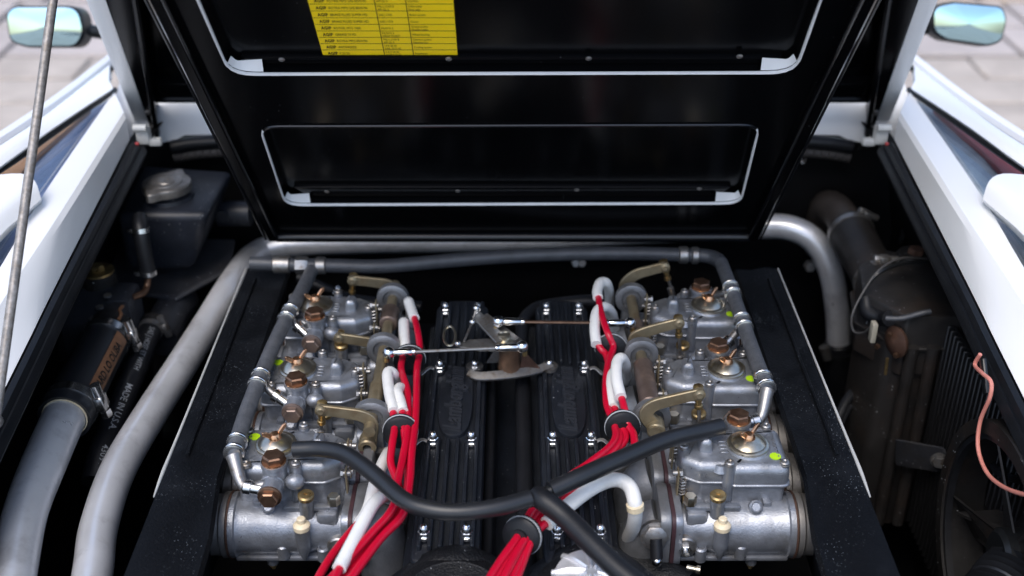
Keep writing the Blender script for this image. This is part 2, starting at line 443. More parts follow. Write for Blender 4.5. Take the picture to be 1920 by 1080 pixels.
# rail cross-section followed from the lid hinge towards the tail
def lerp_row(a, b, n):  return [a.lerp(b, i / n) for i in range(n + 1)]
Hn = 1.02
inner_top = [az(236, 222, .960), az(120, 410, .930), az(30, 545, .905), az(-90, 740, .875), az(-330, 1150, .835)]
gut_low = [az(243, 262, .925), az(102, 540, .872), az(55, 636, .862), az(-30, 806, .842), az(-230, 1206, .80)]
outer_top = [az(212, 172, .970), az(77, 367, .940), az(0, 500, .912), az(-150, 740, .88), az(-420, 1150, .84)]
def side(s):
    # buttress: rounded top between the outer and the inner line
    rows = []
    for a, b, g in zip(outer_top, inner_top, gut_low):
        mid = a.lerp(b, .5) + V((0, 0, .008)); low = a + V((-.05, 0, -.20)); lo2 = a + V((-.012, 0, -.03))
        q = [low, lo2, a + V((.006, 0, -.004)), a.lerp(b, .12) + V((0, 0, .006)), mid, a.lerp(b, .88) + V((0, 0, .006)), b, b.lerp(g, .5), g]
        rows.append([mx(p, s) for p in q])
    fine = []
    for i in range(len(rows[0])):
        col = catmull([r[i] for r in rows], 4); fine.append(col)
    part(MB().loft(list(zip(*fine))), 'buttress', 'white_paint', body, smooth=20)
    # rubber seal on the bay lip
    pth = [g + V((.016, 0, -.010)) for g in gut_low]; pth[0] = pth[0] + V((.004, -.01, 0))
    rows = []
    for g in catmull(pth, 4):
        pr = [(-.018, -.02), (-.018, .004), (-.012, .010), (-.004, .008), (.001, .000), (.005, .002), (.010, -.003), (.012, -.010), (.009, -.017), (.000, -.019)]
        rows.append([mx(g + V((x, 0, z)), s) for x, z in pr])
    part(MB().loft(rows), 'seal', 'seal_rubber', body)
    # inner wall of the bay
    rows = [[mx(g + V((.018, 0, -.026)), s), mx(g + V((-.035, 0, -.04)), s), mx(V((-.785, g.y, .66)), s), mx(V((-.80, g.y, .12)), s)] for g in [gut_low[0] + V((0, .16, 0))] + gut_low]
    part(MB().loft(rows), 'inner_wall', 'bay_black', body)
    # shoulder sheet metal outside the buttress, quarter glass, scoop and side frames
    gl = [az(210, 172, .965), az(40, 300, .955), az(-200, 445, .93), az(-120, 640, .87), az(-10, 480, .90), az(80, 350, .935)]
    m = MB().sheet([[mx(p, s) for p in gl]], .004, (0, 0, 1)); part(m, 'quarter_glass', 'glass', body)
    fr = MB().tube([mx(p, s) for p in (az(216, 168, .975), az(105, 246, .972), az(0, 319, .967), az(-220, 455, .94))], .0055, 8); part(fr, 'window_trim', 'plastic_black', body)
    rf = []
    for q in ((az(205, 122, .985), az(204, 150, .992), az(212, 166, .985)), (az(100, 205, .985), az(98, 222, .992), az(100, 240, .985)), (az(0, 273, .985), az(0, 292, .992), az(0, 313, .98)), (az(-250, 430, .96), az(-240, 450, .965), az(-230, 468, .955))):
        rf.append([mx(p, s) for p in (q[0] + V((0, 0, -.03)), q[0], q[1], q[2], q[2] + V((-.012, 0, -.012)))])
    fine = [catmull(list(c), 3) for c in zip(*rf)]
    part(MB().loft(list(zip(*fine))), 'cant_rail', 'white_paint', body, smooth=60)
    dg = [az(204, 138, .955), az(150, 165, .955), az(60, 228, .95), az(60, 240, .95), az(160, 186, .952), az(206, 158, .955)]
    part(MB().sheet([[mx(p, s) for p in [az(212, 112, .94), az(90, 200, .94), az(60, 226, .94), az(62, 250, .94), az(206, 160, .94)]]], .004, (0, 0, 1)), 'door_glass', 'glass_cyan', body)
    part(MB().tube([mx(p, s) for p in (az(212, 110, .955), az(100, 196, .955), az(-60, 300, .95), az(-250, 410, .93))], .013, 8), 'door_frame', 'white_paint', body)
    part(MB().tube([mx(p, s) for p in (az(212, 122, .945), az(100, 206, .945), az(-40, 300, .94))], .010, 8), 'door_trim', 'plastic_black', body)
    # engine intake scoop standing up beside the buttress
    top = catmull([az(-20, 318, .985), az(40, 314, .99), az(66, 328, .986), az(78, 362, .965)], 3)
    rows = []
    for t in range(7):
        k = t / 6
        row = []
        for i, p in enumerate(top + [az(80, 372, .94)]):
            e = p + V((-.13 * (1 if i < 3 else 1), -.55, -.085)) * k
            if t == 0: e = e + V((0, -.006, -.008))
            row.append(mx(e, s))
        row = [mx(V((-1.10, 1.95 - .55 * k, .97 - .085 * k)), s)] + row
        rows.append(row)
    part(MB().loft(rows), 'intake_scoop', 'white_paint', body, smooth=60)
    # coloured sheets under the quarter glass, painted in place of its reflections
    a, b = ('tan_reflection', 'blue_reflection') if s < 0 else ('red_clip_and_reflection', 'grey_reflection')
    t1 = [az(170, 205, .935), az(100, 252, .932), az(-60, 350, .925), az(-60, 440, .90), az(20, 345, .915), az(75, 285, .925)]
    t2 = [az(214, 182, .935), az(172, 206, .93), az(75, 287, .92), az(20, 347, .905), az(-60, 442, .885), az(-60, 580, .85), az(70, 385, .895), az(190, 222, .925)]
    part(MB().sheet([[mx(p, s) for p in t1]], .01, (0, 0, 1)), 'reflection_outer', a, body)
    part(MB().sheet([[mx(p, s) for p in t2]], .01, (0, 0, 1)), 'reflection_inner', b, body)
    part(MB().sheet([[mx(V(p), s) for p in ((-.75, 2.5, .6), (-1.0, 2.5, .6), (-1.0, 1.1, .6), (-.82, 1.1, .6))]], .01, (0, 0, 1)), 'sill', 'bay_black', body)
    part(MB().loft([[mx(V((-.93, y, .80)), s), mx(V((-.97, y, .6)), s), mx(V((-.95, y, .2)), s)] for y in (2.5, 2.0, 1.2, .3)]), 'flank', 'white_paint', body)
bothsides(side)
# cross panel ahead of the lid hinge, seal, firewall, floor, tail deck
L0 = az(285, 190, .985); yb = 2.20
rows = []
for i, x in enumerate([-.78, -.69, -.665, -.645, -.5, 0, .5, .645, .665, .69, .78]):
    dz = [-.02, -.015, -.01, 0, .004, .006, .004, 0, -.01, -.015, -.02][i]
    rows.append([(x, yb + .6, 1.02 + dz), (x, yb + .15, 1.0 + dz), (x, yb + .03, .976 + dz), (x, yb + .002, .965 + dz), (x, yb - .026, .940 + dz), (x, yb - .040, .908 + dz), (x, yb - .044, .872 + dz)])
part(MB().loft(rows), 'bulkhead_panel', 'white_paint', body, smooth=60)
sp_ = [V((x, yb - .052, .872 - .02 * (abs(x) / .66) ** 6)) for x in (-.67, -.6, -.4, 0, .4, .6, .67)]
part(MB().tube(sp_, .014, 10), 'bulkhead_seal', 'seal_rubber', body)
part(MB().tube([p + V((0, .004, -.023)) for p in sp_], .0115, 10), 'bulkhead_seal', 'seal_brown', body)
rb = MB()
for i in range(90):
    x = -.655 + 1.31 * i / 89; rb.box((x, yb - .057, .850 - .02 * (abs(x) / .66) ** 6), (.0052, .006, .016), bev=.0015, seg=1)
part(rb, 'seal_ribs', 'seal_brown', body)['kind'] = 'stuff'
part(MB().sheet([[(-.88, yb - .01, .865), (.88, yb - .01, .865), (.88, yb - .01, .1), (-.88, yb - .01, .1)]], .02, (0, -1, 0)), 'firewall', 'bay_black', body)
part(MB().sheet([[(-.88, .7, .12), (.88, .7, .12), (.88, yb - .012, .12), (-.88, yb - .012, .12)]], .02, (0, 0, 1)), 'bay_floor', 'bay_black', body)
part(MB().box((0, .60, .70), (1.9, .42, .16), bev=.03), 'tail_deck', 'white_paint', body)
part(MB().box((0, .84, .40), (1.6, .03, .56)), 'rear_wall', 'bay_black', body)
def hingecorner(s):
    m = MB(); c = mx(az(262, 262, .93), s)
    m.box(c + V((0, .025, .0)), (.026, .020, .036), bev=.006); m.cyl(c + V((-.012, .012, .018)), c + V((.012, .012, .018)), .007, n=10); m.box(c + V((-s * .020, .025, -.014)), (.026, .014, .016), bev=.005)
    part(m, 'hinge_bracket', 'white_dull', body)
    m = MB().box(c + V((s * .006, .0, -.008)), (.007, .008, .005), bev=.0015); part(m, 'red_clip', 'red_clip_and_reflection', body)
bothsides(hingecorner)

# door mirrors
def mirror(cx, cy, wd, ht, lab, skew, s):
    c = az(cx, cy, 1.0); k = (c - V((0, 0, CAMZ))).length / FPX
    t = thing('door_mirror', lab, 'mirror', (c.x, c.y + .05, .88), 'door mirrors')
    f = F(c, (1, 0, 0), (0, sp * .35, 1 * .94), (0, -.94, .33))
    W, H_ = wd * k / 2, ht * k / 2
    if s < 0: pl = [(-W, -H_ * .75), (-W * .55, -H_), (W * .75, -H_), (W, -H_ * .3), (W * .93, H_), (-W * .8, H_), (-W, H_ * .6)]
    else: pl = [(-W * .9, -H_ * .35), (-W * .55, -H_ * .7), (W * .6, -H_), (W * .95, -H_ * .8), (W, H_ * .2), (W * .85, H_ * .8), (-W * .45, H_), (-W, H_ * .8)]
    pl = round_poly(pl, .045, 5)
    part(MB().prism(pl, f, -.055, .0, .010, 3), 'housing', 'plastic_black', t)
    g = [(x * .93, y * .90) for x, y in pl]
    part(MB().loft([[f(x * k_, y * k_, .0006 + .006 * (1 - k_ * k_)) for x, y in g] for k_ in (1, .85, .65, .45, .25, .001)], True), 'mirror_glass', 'mirror_glass', t, smooth=60)
    part(MB().tube([c + V((-s * W * .8, .04, -.02)), c + V((-s * (W + .05), .06, -.04)), c + V((-s * (W + .12), .08, -.08))], .014, 10), 'mirror_arm', 'plastic_black', t)
mirror(85, 50, 134, 74, 'black door mirror behind the thin lid stay rod', 0, -1)
mirror(1816, 45, 134, 80, 'black door mirror with a cyan glass clear of any rod', 0, 1)

# ================================================================== ENGINE LID
TH = math.atan2(.554, .454)
PB = V((0, 1.87, .80)); PU = V((0, -math.cos(TH), math.sin(TH))); PN = V((0, -math.sin(TH), -math.cos(TH)))
def onplane(px, py, o, n):
    r = ray(px, py); c = V((0, 0, CAMZ)); return c + r * ((o - c).dot(n) / r.dot(n))
def pl(px, py, d=0.):                      # (x, s) on the inner panel plane, d in front of it
    q = onplane(px, py, PB + PN * d, PN); return (q.x, (q - PB).dot(PU))
FP = F(PB, (1, 0, 0), PU, PN)
lid = thing('raised_bonnet', 'raised black bonnet underside with two vent slots and a sticker', 'bonnet', (0, 2.1, .95))
STOP = .92
def loop_fill(mb, outer, holes, f, h):
    b = bmesh.new(); es = []
    for lp in [outer] + holes:
        vs = [b.verts.new(f(p[0], p[1], h)) for p in lp]
        es += [b.edges.new((vs[i], vs[(i + 1) % len(vs)])) for i in range(len(vs))]
    bmesh.ops.triangle_fill(b, edges=es, use_beauty=True, use_dissolve=False)
    for fa in b.faces:
        if fa.normal.dot(f.w) < 0: fa.normal_flip()
    return mb.merge(b)
def wall(mb, lp, f, h0, h1, flare=0.):
    cx = sum(p[0] for p in lp) / len(lp); cy = sum(p[1] for p in lp) / len(lp)
    A = [f(p[0], p[1], h0) for p in lp]; B = [f(cx + (p[0] - cx) * (1 - flare), cy + (p[1] - cy) * (1 - flare), h1) for p in lp]
    return mb.strip(A + A[:1], B + B[:1])
bl, br_ = pl(512, 440), pl(1412, 440); tl = pl(300, 0); tr = pl(1622, 0)
def edge(a, b, s): return (a[0] + (b[0] - a[0]) * (s - a[1]) / (b[1] - a[1]), s)
PO = [bl, br_, edge(br_, tr, STOP), edge(bl, tl, STOP)]
h1 = round_poly([pl(536, 383), pl(1388, 380), pl(1424, 233), pl(487, 236)], [.030, .030, .030, .030], 5)
a_, b_ = pl(432, 138), pl(1490, 135); s2 = a_[1] + .235
h2 = round_poly([a_, b_, edge(b_, pl(1538, 0), s2), edge(a_, pl(372, 0), s2)], .035, 5)
h3 = round_poly([edge(a_, pl(372, 0), s2 + .05), edge(b_, pl(1538, 0), s2 + .05), edge(b_, pl(1538, 0), s2 + .25), edge(a_, pl(372, 0), s2 + .25)], .035, 5)
m = MB(); loop_fill(m, PO, [h1, h2, h3], FP, 0); m2 = loop_fill(m, PO, [h1, h2, h3], FP, -.004)
for h in (h1, h2, h3): wall(m, h, FP, 0, -.004)
pan = part(m, 'inner_panel', 'gloss_black', lid)
# side walls and lip of the panel
m = MB(); Lp = [FP(*p, .006) for p in (edge(bl, tl, STOP), bl, br_, edge(br_, tr, STOP))]
part(MB().ribbon([FP(*edge(bl, tl, STOP), .006), FP(bl[0] + .001, bl[1], .006)], .020, .014, PN.cross(V((0, 0, 1))) and PN, 2, .004), 'panel_lip', 'gloss_black', pan)
part(MB().ribbon([FP(br_[0] - .001, br_[1], .006), FP(*edge(br_, tr, STOP), .006)], .020, .014, PN, 2, .004), 'panel_lip', 'gloss_black', pan)
part(MB().tube([FP(bl[0] + .008, bl[1] + .004, .006), FP(br_[0] - .008, br_[1] + .004, .006)], .0095, 16, 2), 'panel_lip', 'lip_black', pan)
for a0_, a1_ in ((bl, tl), (br_, tr)):
    for dx in (-.010, .010):
        part(MB().tube([FP(a0_[0] + dx, a0_[1] + .01, .013), FP(edge(a0_, a1_, STOP)[0] + dx, STOP, .013)], .0022, 8, 2), 'lip_bead', 'lip_black', pan)
for hh in (h1, h2, h3):
    part(MB().tube([FP(p[0], p[1], .001) for p in hh[14:22]], .0030, 8, 1, smooth=False), 'slot_rim', 'lip_black', pan)
m = MB()
for q0, q1 in ((edge(bl, tl, STOP), bl), (br_, edge(br_, tr, STOP))):
    m.sheet([[FP(q0[0], q0[1], -.001), FP(q1[0], q1[1], -.001), FP(q1[0] * .985, q1[1] + .02, -.10), FP(q0[0] * .985, q0[1], -.10)]], .003, (1, 0, 0))
m.sheet([[FP(bl[0], bl[1], -.001), FP(br_[0], br_[1], -.001), FP(br_[0] * .985, br_[1] + .02, -.10), FP(bl[0] * .985, bl[1] + .02, -.10)]], .003, (0, 0, 1))
part(m, 'box_wall', 'gloss_black', lid)
# slots: recessed wall, dark louvre floor, ledge with rivets, white painted edge with pale corner pieces
def slot(h, name, wside, ledge_px, rivs, corners):
    sl_ = part(wall(MB(), h, FP, 0, -.020, .0), 'slot_wall', 'gloss_black', lid)
    x0 = min(p[0] for p in h); x1 = max(p[0] for p in h); y0 = min(p[1] for p in h); y1 = max(p[1] for p in h)
    cx = (x0 + x1) / 2; cy = (y0 + y1) / 2
    part(MB().prism([(x0 - .01, y0 - .01), (x1 + .01, y0 - .01), (x1 + .01, y1 + .01), (x0 - .01, y1 + .01)], FP, -.026, -.019), 'louvre_floor', 'gloss_black', lid)
    # ledge
    lg = MB().prism([(x0 + .035, y0 + .004), (x1 - .035, y0 + .004), (x1 - .018, y0 + ledge_px), (x0 + .018, y0 + ledge_px)], FP, -.022, -.012, .003, 2)
    lo = part(lg, 'ledge', 'gloss_black', lid)
    for rx, ry in rivs:
        rv_ = MB().lathe(FP(rx, ry, -.0125), PN, [(.0045, 0), (.0045, .0012), (.0030, .0024), (.0016, .0026), (.0014, .001), (0, .001)], 10)
        part(rv_, 'rivet', 'steel_dull', lo)
    # inner louvre blades, only faintly visible
    for k in range(0):
        yy = y0 + (y1 - y0) * (.42 + .2 * k)
        part(MB().ribbon([FP(x0 + .05, yy, -.0165), FP(x1 - .05, yy, -.0165)], .010, .002, (PN + PU * .5), 2, .0005), 'louvre_blade', 'gloss_black', lid)
    return sl_
def white_edge(h, yfrac, skip_top=True):
    ptsw = h[21:24] + h[0:12] + h[12:15]
    c = part(MB().ribbon([FP(p[0] , p[1] + .001, .0015) for p in [q_ for a_2, b_2 in zip(ptsw, ptsw[1:]) for q_ in [(a_2[0] + (b_2[0] - a_2[0]) * j_ / 8, a_2[1] + (b_2[1] - a_2[1]) * j_ / 8) for j_ in range(8)]] + ptsw[-1:]], [random.uniform(.0019, .0036) for _ in range(40)], .005, PN, 2, .001, smooth=False), 'paint_edge', 'white_seam', lid)
rv1 = [pl(612, 371), pl(858, 370), pl(1082, 368), pl(1312, 366)]
rv2 = [pl(527, 126), pl(841, 125), pl(1104, 124), pl(1388, 120)]
slot(h1, 'lower', 1, pl(700, 352, -.012)[1] - min(p[1] for p in h1), rv1, None); slot(h2, 'upper', 1, pl(700, 109, -.012)[1] - min(p[1] for p in h2), rv2, None); slot(h3, 'top', 1, .02, [], None)
white_edge(h1, .88); white_edge(h2, .9); white_edge(h3, .9)
def corner(h, s):
    ps = h[1:6] if s < 0 else h[6:11][::-1]
    e = ps[-1]; ps = ps + [(e[0] - s * .010, e[1])]
    top = e[1] + .017
    A = [FP(p[0], p[1] + .0015, -.002) for p in ps]
    B = [FP(p[0] - s * .004 * (i < 2), max(p[1] + .003, top - .006 * (len(ps) - 1 - i) / (len(ps) - 1)), -.012) for i, p in enumerate(ps)]
    part(MB().strip(A, B), 'corner_patch', 'white_seam', lid)
for h in (h1, h2):
    for s in (-1, 1): corner(h, s)
# sticker with its table of lubricants, on the upper slot's floor, and its print
DP = -.0170
def st(px, py): return pl(px, py, DP)
s_bl, s_br, s_tr, s_tl = st(606, 105), st(858, 103), st(855, 0), st(585, 0)
hgt = s_bl[1] + .155
SQ = [s_bl, (s_br[0], s_bl[1]), (s_br[0], hgt), (s_bl[0], hgt)]
stk = part(MB().prism(round_poly(SQ, .004, 3), FP, DP - .001, DP), 'lubricant_sticker', 'yellow', lid, 'yellow lubricant table sticker printed in black')
m = MB(); X0, X1 = SQ[0][0], SQ[1][0]; Y0 = SQ[0][1]; WW = X1 - X0; RH = .0150
def lnx(x0, x1, y, w_=.0008): m.prism([(x0, y), (x1, y), (x1, y + w_), (x0, y + w_)], FP, DP, DP + .0003)
for i in range(1, 11): lnx(X0 + .001, X1 - .001, Y0 + RH * i)
for fx_ in (.455, .67): m.prism([(X0 + WW * fx_, Y0), (X0 + WW * fx_ + .0010, Y0), (X0 + WW * fx_ + .0010, hgt), (X0 + WW * fx_, hgt)], FP, DP, DP + .0003)
rows_t = [('AGIP', 'F.20 22', ['S A E 20 20', 'AGIP F.20 22'], ['Suspension']),
          ('AGIP', 'ANTIFREEZE', ['UNI 20.00', 'VAR. 50 % 40'], ['Cooling system']),
          ('AGIP', 'ROTRA MP/S 85W/90', ['MIL-L-2105 B', 'API GL 5'], ['Gearbox guides', 'Steering box']),
          ('AGIP', 'GREASE 33 FD', ['NLGI N 3', 'DROP POINT'], ['Wheel bearing']),
          ('AGIP', 'ROTOIL MTS 1000', ['NLGI N 2'], ['Grease points', 'Flexible joints']),
          ('AGIP', 'BRAKE FLUID SUPER HD', ['SAE J 1703'], ['Clutch']),
          ('AGIP', 'BRAKE FLUID SUPER HD', ['SAE J 1703'], ['Brake system']),
          ('AGIP', 'ROTRA MP/S SAE 85W/90', ['MIL-L-2105 B', 'API GL 5'], ['Differential', 'Rear axle']),
          ('AGIP', 'ROTRA MP/S SAE 85W/90', ['API GL 5'], ['Gearbox']),
          ('AGIP', 'SINT 2000', ['SAE 10W 50'], ['Engine']), ('AGIP', 'SINT 2000', ['SAE 10W 50'], ['Engine'])]
def put(s, size, x, y, **kw): add_text(m, s, size, lambda a, b: FP(x + a, y + b * 1.75, DP + .0005), **kw)
for i, (a, b, c2, c3) in enumerate(rows_t):
    y = Y0 + RH * i
    put(a, .0056, X0 + .0076, y + .0042, bold=.00016, spacing=1.1); put(b, .0044, X0 + .0235, y + .0046)
    for j, s in enumerate(c2): put(s, .0038, X0 + WW * .47, y + (.0085 if j == 0 and len(c2) > 1 else .0018 if len(c2) > 1 else .0048))
    for j, s in enumerate(c3): put(s, .0038, X0 + WW * .685, y + (.0085 if j == 0 and len(c3) > 1 else .0018 if len(c3) > 1 else .0048))
part(m, 'lettering', 'ink', stk)
# outer skin of the lid, hinged at the bulkhead
QB = V((0, 2.13, .955)); QN = PN; 
def ql(px, py, d=0.):
    q = onplane(px, py, QB + QN * d, QN); return (q.x, (q - QB).dot(PU))
FQ = F(QB, (1, 0, 0), PU, QN)
def qe(a, b, s): return edge(ql(*a), ql(*b), s)
for s in (-1, 1):
    def qm(px, py): x, y = ql(px, py); return (x * -s, y)
    oL = [ql(262, 244), ql(165, 0)]; iL = [ql(283, 218), ql(208, 0)]; kL = [ql(290, 180), ql(262, 0)]
    def ex(pair, sv): q = edge(pair[0], pair[1], sv); return (q[0] * -s, q[1])
    sb = oL[0][1]
    part(MB().prism([ex(oL, sb), ex(iL, sb + .0), ex(iL, .95), ex(oL, .95)][::(1 if s < 0 else -1)], FQ, -.02, .010, .004, 2, 'top'), 'skin_edge', 'white_paint', lid)
    part(MB().prism([ex(iL, sb + .015), ex(kL, sb + .03), ex(kL, .95), ex(iL, .95)][::(1 if s < 0 else -1)], FQ, -.02, .026, .006, 2, 'top'), 'frame_bar', 'gloss_black', lid)
    pth = [FQ(*ex(kL, v), .030) for v in (sb + .03, .3, .95)]
    part(MB().tube(pth, .006, 8), 'frame_bead', 'gloss_black', lid)
    c = FQ(*ex(kL, sb + .02), .01); m = MB()
    m.box(c + V((0, .02, -.02)), (.022, .04, .05), bev=.005); m.cyl(c + V((-.03, .01, -.03)), c + V((.03, .01, -.03)), .009, n=10)
    part(m, 'hinge', 'plastic_black', lid)
    for v in (.06, .12):
        q = ex(kL, sb + v); part(MB().lathe(FQ(q[0] + s * .01, q[1], .0262), QN, [(.007, 0), (.007, .003), (.004, .005), (0, .005)], 8), 'screw', 'steel_dull', lid)
kx = ql(290, 175)
part(MB().prism([(kx[0] - .03, kx[1] + .0), (-kx[0] + .03, kx[1] + .0), (.6, .95), (-.6, .95)], FQ, -.03, -.006), 'skin', 'gloss_black', lid)
part(MB().tube([FQ(kx[0], kx[1], .012), FQ(-kx[0], kx[1], .012)], .008, 8), 'front_flange', 'gloss_black', lid)
part(MB().prism([(kx[0], kx[1] + .005), (-kx[0], kx[1] + .005), (-kx[0], kx[1] + .055), (kx[0], kx[1] + .055)], FQ, -.005, .014, .004), 'cross_bar', 'gloss_black', lid)

# stay rod
p0 = az(-9, 790, .862); r1_ = ray(101, 0); q = ray(128, -208)
p1 = V((0, 0, CAMZ)) + q * 1.655
sr = thing('lid_stay_rod', 'thin bare steel rod holding the engine lid up', 'stay rod', p0)
part(MB().cyl(p0, p1, .0064, n=12), 'rod', 'rod_steel', sr)
part(MB().sph(p0, .010), 'rod_end', 'steel_dull', sr)
part(MB().lathe(p1, p1 - p0, [(.009, -.02), (.009, .015), (0, .015)], 12), 'rod_end', 'steel_dull', sr)

# ================================================================== ENGINE
XC = .305; YS = [1.303, 1.492, 1.681]
ZT = .76
def carb_proto():
    t = thing('carburettor', 'x', 'carburettor', (0, 0, 0), 'twin-barrel carburettors')
    z = 0.0   # local z = 0 is the cover top
    out = [(.074, -.047), (.074, .047), (-.002, .047), (-.010, .040), (-.048, .040), (-.074, .024), (-.074, -.024), (-.048, -.040), (-.010, -.040), (-.002, -.047)]
    cov = round_poly(out, [.012, .012, .006, .005, .012, .012, .012, .012, .005, .006], 4)
    sc = lambda k, P: [(x * k + .0, y * (k + .0)) for x, y in P]
    # float chamber body
    m = MB(); m.prism(sc(.955, cov), FZ, -.105, -.030)
    m.prism(round_poly([(.068, -.044), (.068, .044), (.004, .044), (.004, -.044)], .008, 3), FZ, -.10, -.03)
    for s in (-1, 1): m.cyl((-.010, s * .043, -.09), (-.010, s * .043, -.03), .0075, n=12)
    # the two barrels, in one casting with the chamber
    for s in (-1, 1):
        b = s * .046
        m.lathe((-.083, b, -.10), (1, 0, 0), [(.030, 0), (.031, .012), (.034, .028), (.036, .05), (.0395, .06), (.0405, .07), (.0405, .15), (.0425, .156), (.046, .158), (.046, .166), (.0425, .168)], 28)
        m.prism(round_poly([(b - .043, -.143), (b + .043, -.143), (b + .043, -.056), (b - .043, -.056)], .018, 4), FX((-.083, 0, 0)), 0, .010, .002)
        # web, lugs and pads on the barrel
        m.box((-.03, b + s * .012, -.058), (.075, .012, .008), bev=.003); m.box((.045, b, -.058), (.012, .020, .010), bev=.003)
        m.box((-.052, b + s * .006, -.073), (.030, .040, .024), bev=.006)
        for (la, lz) in ((.010, -.128), (-.045, -.133)):
            m.lathe((la, b + s * .034, lz), (0, 0, 1), [(.0085, 0), (.0085, .020), (.0065, .022), (.005, .022), (.004, .018), (0, .018)], 12)
        m.lathe((.028, b + s * .008, -.062), (0, s * .75, .65), [(.0095, 0), (.0095, .012), (.007, .014), (.0055, .012), (0, .012)], 12)
        m.lathe((-.024, b + s * .014, -.075), (-.05, s * .12, 1), [(.0105, 0), (.0100, .03), (.0110, .034), (.0105, .038)], 14)
        m.lathe((-.020, b + s * .040, -.118), (0, -s * .05, 1), [(.003, -.008), (.0090, .008), (.0105, .02), (.0105, .044)], 14)
        m.box((.002, b + s * .028, -.132), (.15, .016, .008), bev=.003)
        m.cyl((.030, b + s * .02, -.14), (.030, b + s * .02, -.152), .008, n=10)
    # accelerator pump and linkage boss
    m.box((-.060, 0, -.06), (.028, .05, .05), bev=.006)
    body_ = part(m, 'body', 'cast', t)
    # cover
    m = MB(); m.prism(sc(1.03, cov), FZ, -.034, -.029, .0015, 1, 'all'); m.prism(sc(1.0, cov), FZ, -.030, .0, .013, 5)
    m.prism(round_poly([(-.047, -.013), (-.028, -.015), (-.028, .015), (-.047, .013)], .007, 4), FZ, -.004, .019, .008, 4, taper=.85)
    m.cyl((.022, 0, -.002), (.022, 0, .003), .032, .029, n=32)
    m.cyl((-.020, -.033, -.012), (-.020, -.033, -.003), .013, .008, n=14)
    for a, b in ((-.010, -.043), (-.012, .044)): m.cyl((a, b, -.032), (a, b, .004), .0080, .0072, n=14)
    # raised marks cast in the cover
    for k in range(4): m.box((-.012 + .0, -.012 + k * .008, .0006), (.011, .0045, .0018), bev=.0006, seg=1)
    for k in range(6): m.box((.060, -.022 + k * .0075, .0004), (.0028, .0045, .0014))
    for k in range(3): m.box((.020 + k * .010, -.036, -.0004), (.007, .0022, .0014))
    # fuel inlet tower with filter cap seat and banjo boss, at the +b outer side
    m.cyl((.016, .047, -.03), (.016, .047, .012), .0172, .0165, n=20, bev=.002); m.cyl((.016, .047, .006), (.016, .047, .011), .0182, n=20)
    m.sph((-.011, .056, -.016), .0115, 14, (1.2, 1, 1))
    m.lathe((.018, .040, -.018), (0, 1, 0), [(.017, 0), (.017, .022), (.015, .024)], 18)
    cv = part(m, 'cover', 'cast', t)
    # inspection cap and wing nut
    ic = part(MB().lathe((.022, 0, .002), (0, 0, 1), [(.0275, 0), (.0285, .002), (.0285, .0045), (.026, .006), (.0235, .006), (.021, .008), (.013, .013), (0, .0155)], 32), 'inspection_cap', 'zinc_pale', t)
    m = MB(); m.lathe((.022, 0, .014), (0, 0, 1), [(.0095, 0), (.0085, .005), (.006, .009), (0, .0105)], 14)
    an = R(40)
    for s in (-1, 1):
        d = V((math.cos(an) * s, math.sin(an) * s, 0)); o = V((.022, 0, .019))
        f = F(o + d * .003, d, (0, 0, 1), d.cross(V((0, 0, 1))))
        m.prism(round_poly([(0, -.003), (.007, .0), (.0155, .008), (.0165, .0145), (.010, .0125), (.002, .005)], .003, 3), f, -.0018, .0018, .001, 1, 'all')
    part(m, 'wing_nut', 'copper_bright', ic)
    # filter cap and banjo bolt
    part(MB().hexa((.016, .047, .0135), (0, 0, 1), .0152, .010, .3), 'filter_plug', 'copper', t)
    part(MB().cyl((.016, .047, .0115), (.016, .047, .0136), .0168, n=20), 'copper_washer', 'copper_bright', t)
    m = MB().lathe((.018, .064, -.018), (0, 1, 0), [(.0168, 0), (.0168, .002), (.0155, .002), (.0155, .016), (.0168, .016), (.0168, .0185), (.015, .019)], 20)
    bj = part(m, 'banjo', 'cast', t)
    m = MB().lathe((.018, .083, -.018), (0, 1, 0), [(.0162, 0), (.0162, .003), (.0155, .0035)], 20); m.hexa((.018, .0865, -.018), (0, 1, 0), .0130, .009)
    part(m, 'banjo_bolt', 'copper', bj)
    # cover screws
    for a, b, h in ((-.010, -.043, .004), (-.012, .044, .004), (.066, -.036, -.001), (.055, .043, .002), (-.066, .0, -.001)):
        s_ = MB().lathe((a, b, h), (0, 0, 1), [(.0068, 0), (.0068, .003), (.0055, .0045), (.003, .005), (.0012, .0035), (0, .0035)], 12)
        s_.lathe((a, b, h - .0015), (0, 0, 1), [(.0075, 0), (.0075, .0015)], 12)
        part(s_, 'cover_screw', 'steel_dull', t)
    part(MB().lathe((.056, -.022, .0003), (0, 0, 1), [(.0078, 0), (.0078, .0007), (0, .0009)], 16), 'paint_dot', 'green_dot', t)
    for s in (-1, 1):
        b = s * .046
        o = V((-.024, b + s * .014, -.075)); d = V((-.05, s * .12, 1)).normalized(); q = o + d * .038
        part(MB().lathe(q, d, [(.0100, 0), (.0112, .001), (.0112, .006), (.009, .008), (.003, .008), (.002, .0055), (0, .0055)], 16), 'jet_plug', 'brass', t)
        o = V((-.020, b + s * .040, -.118)); d = V((0, -s * .05, 1)).normalized(); q = o + d * .044
        part(MB().lathe(q, d, [(.0115, 0), (.0118, .006), (.0095, .009), (.006, .010), (.006, .0165), (.0045, .018), (0, .018)], 16), 'tamper_cap', 'cream', t)
        m = MB().lathe((-.068, b + s * .030, -.108), (0, s, 0), [(.017, 0), (.017, .008), (.015, .010), (.011, .0105)], 18); sp1 = part(m, 'spindle_cover', 'steel_dull', t)
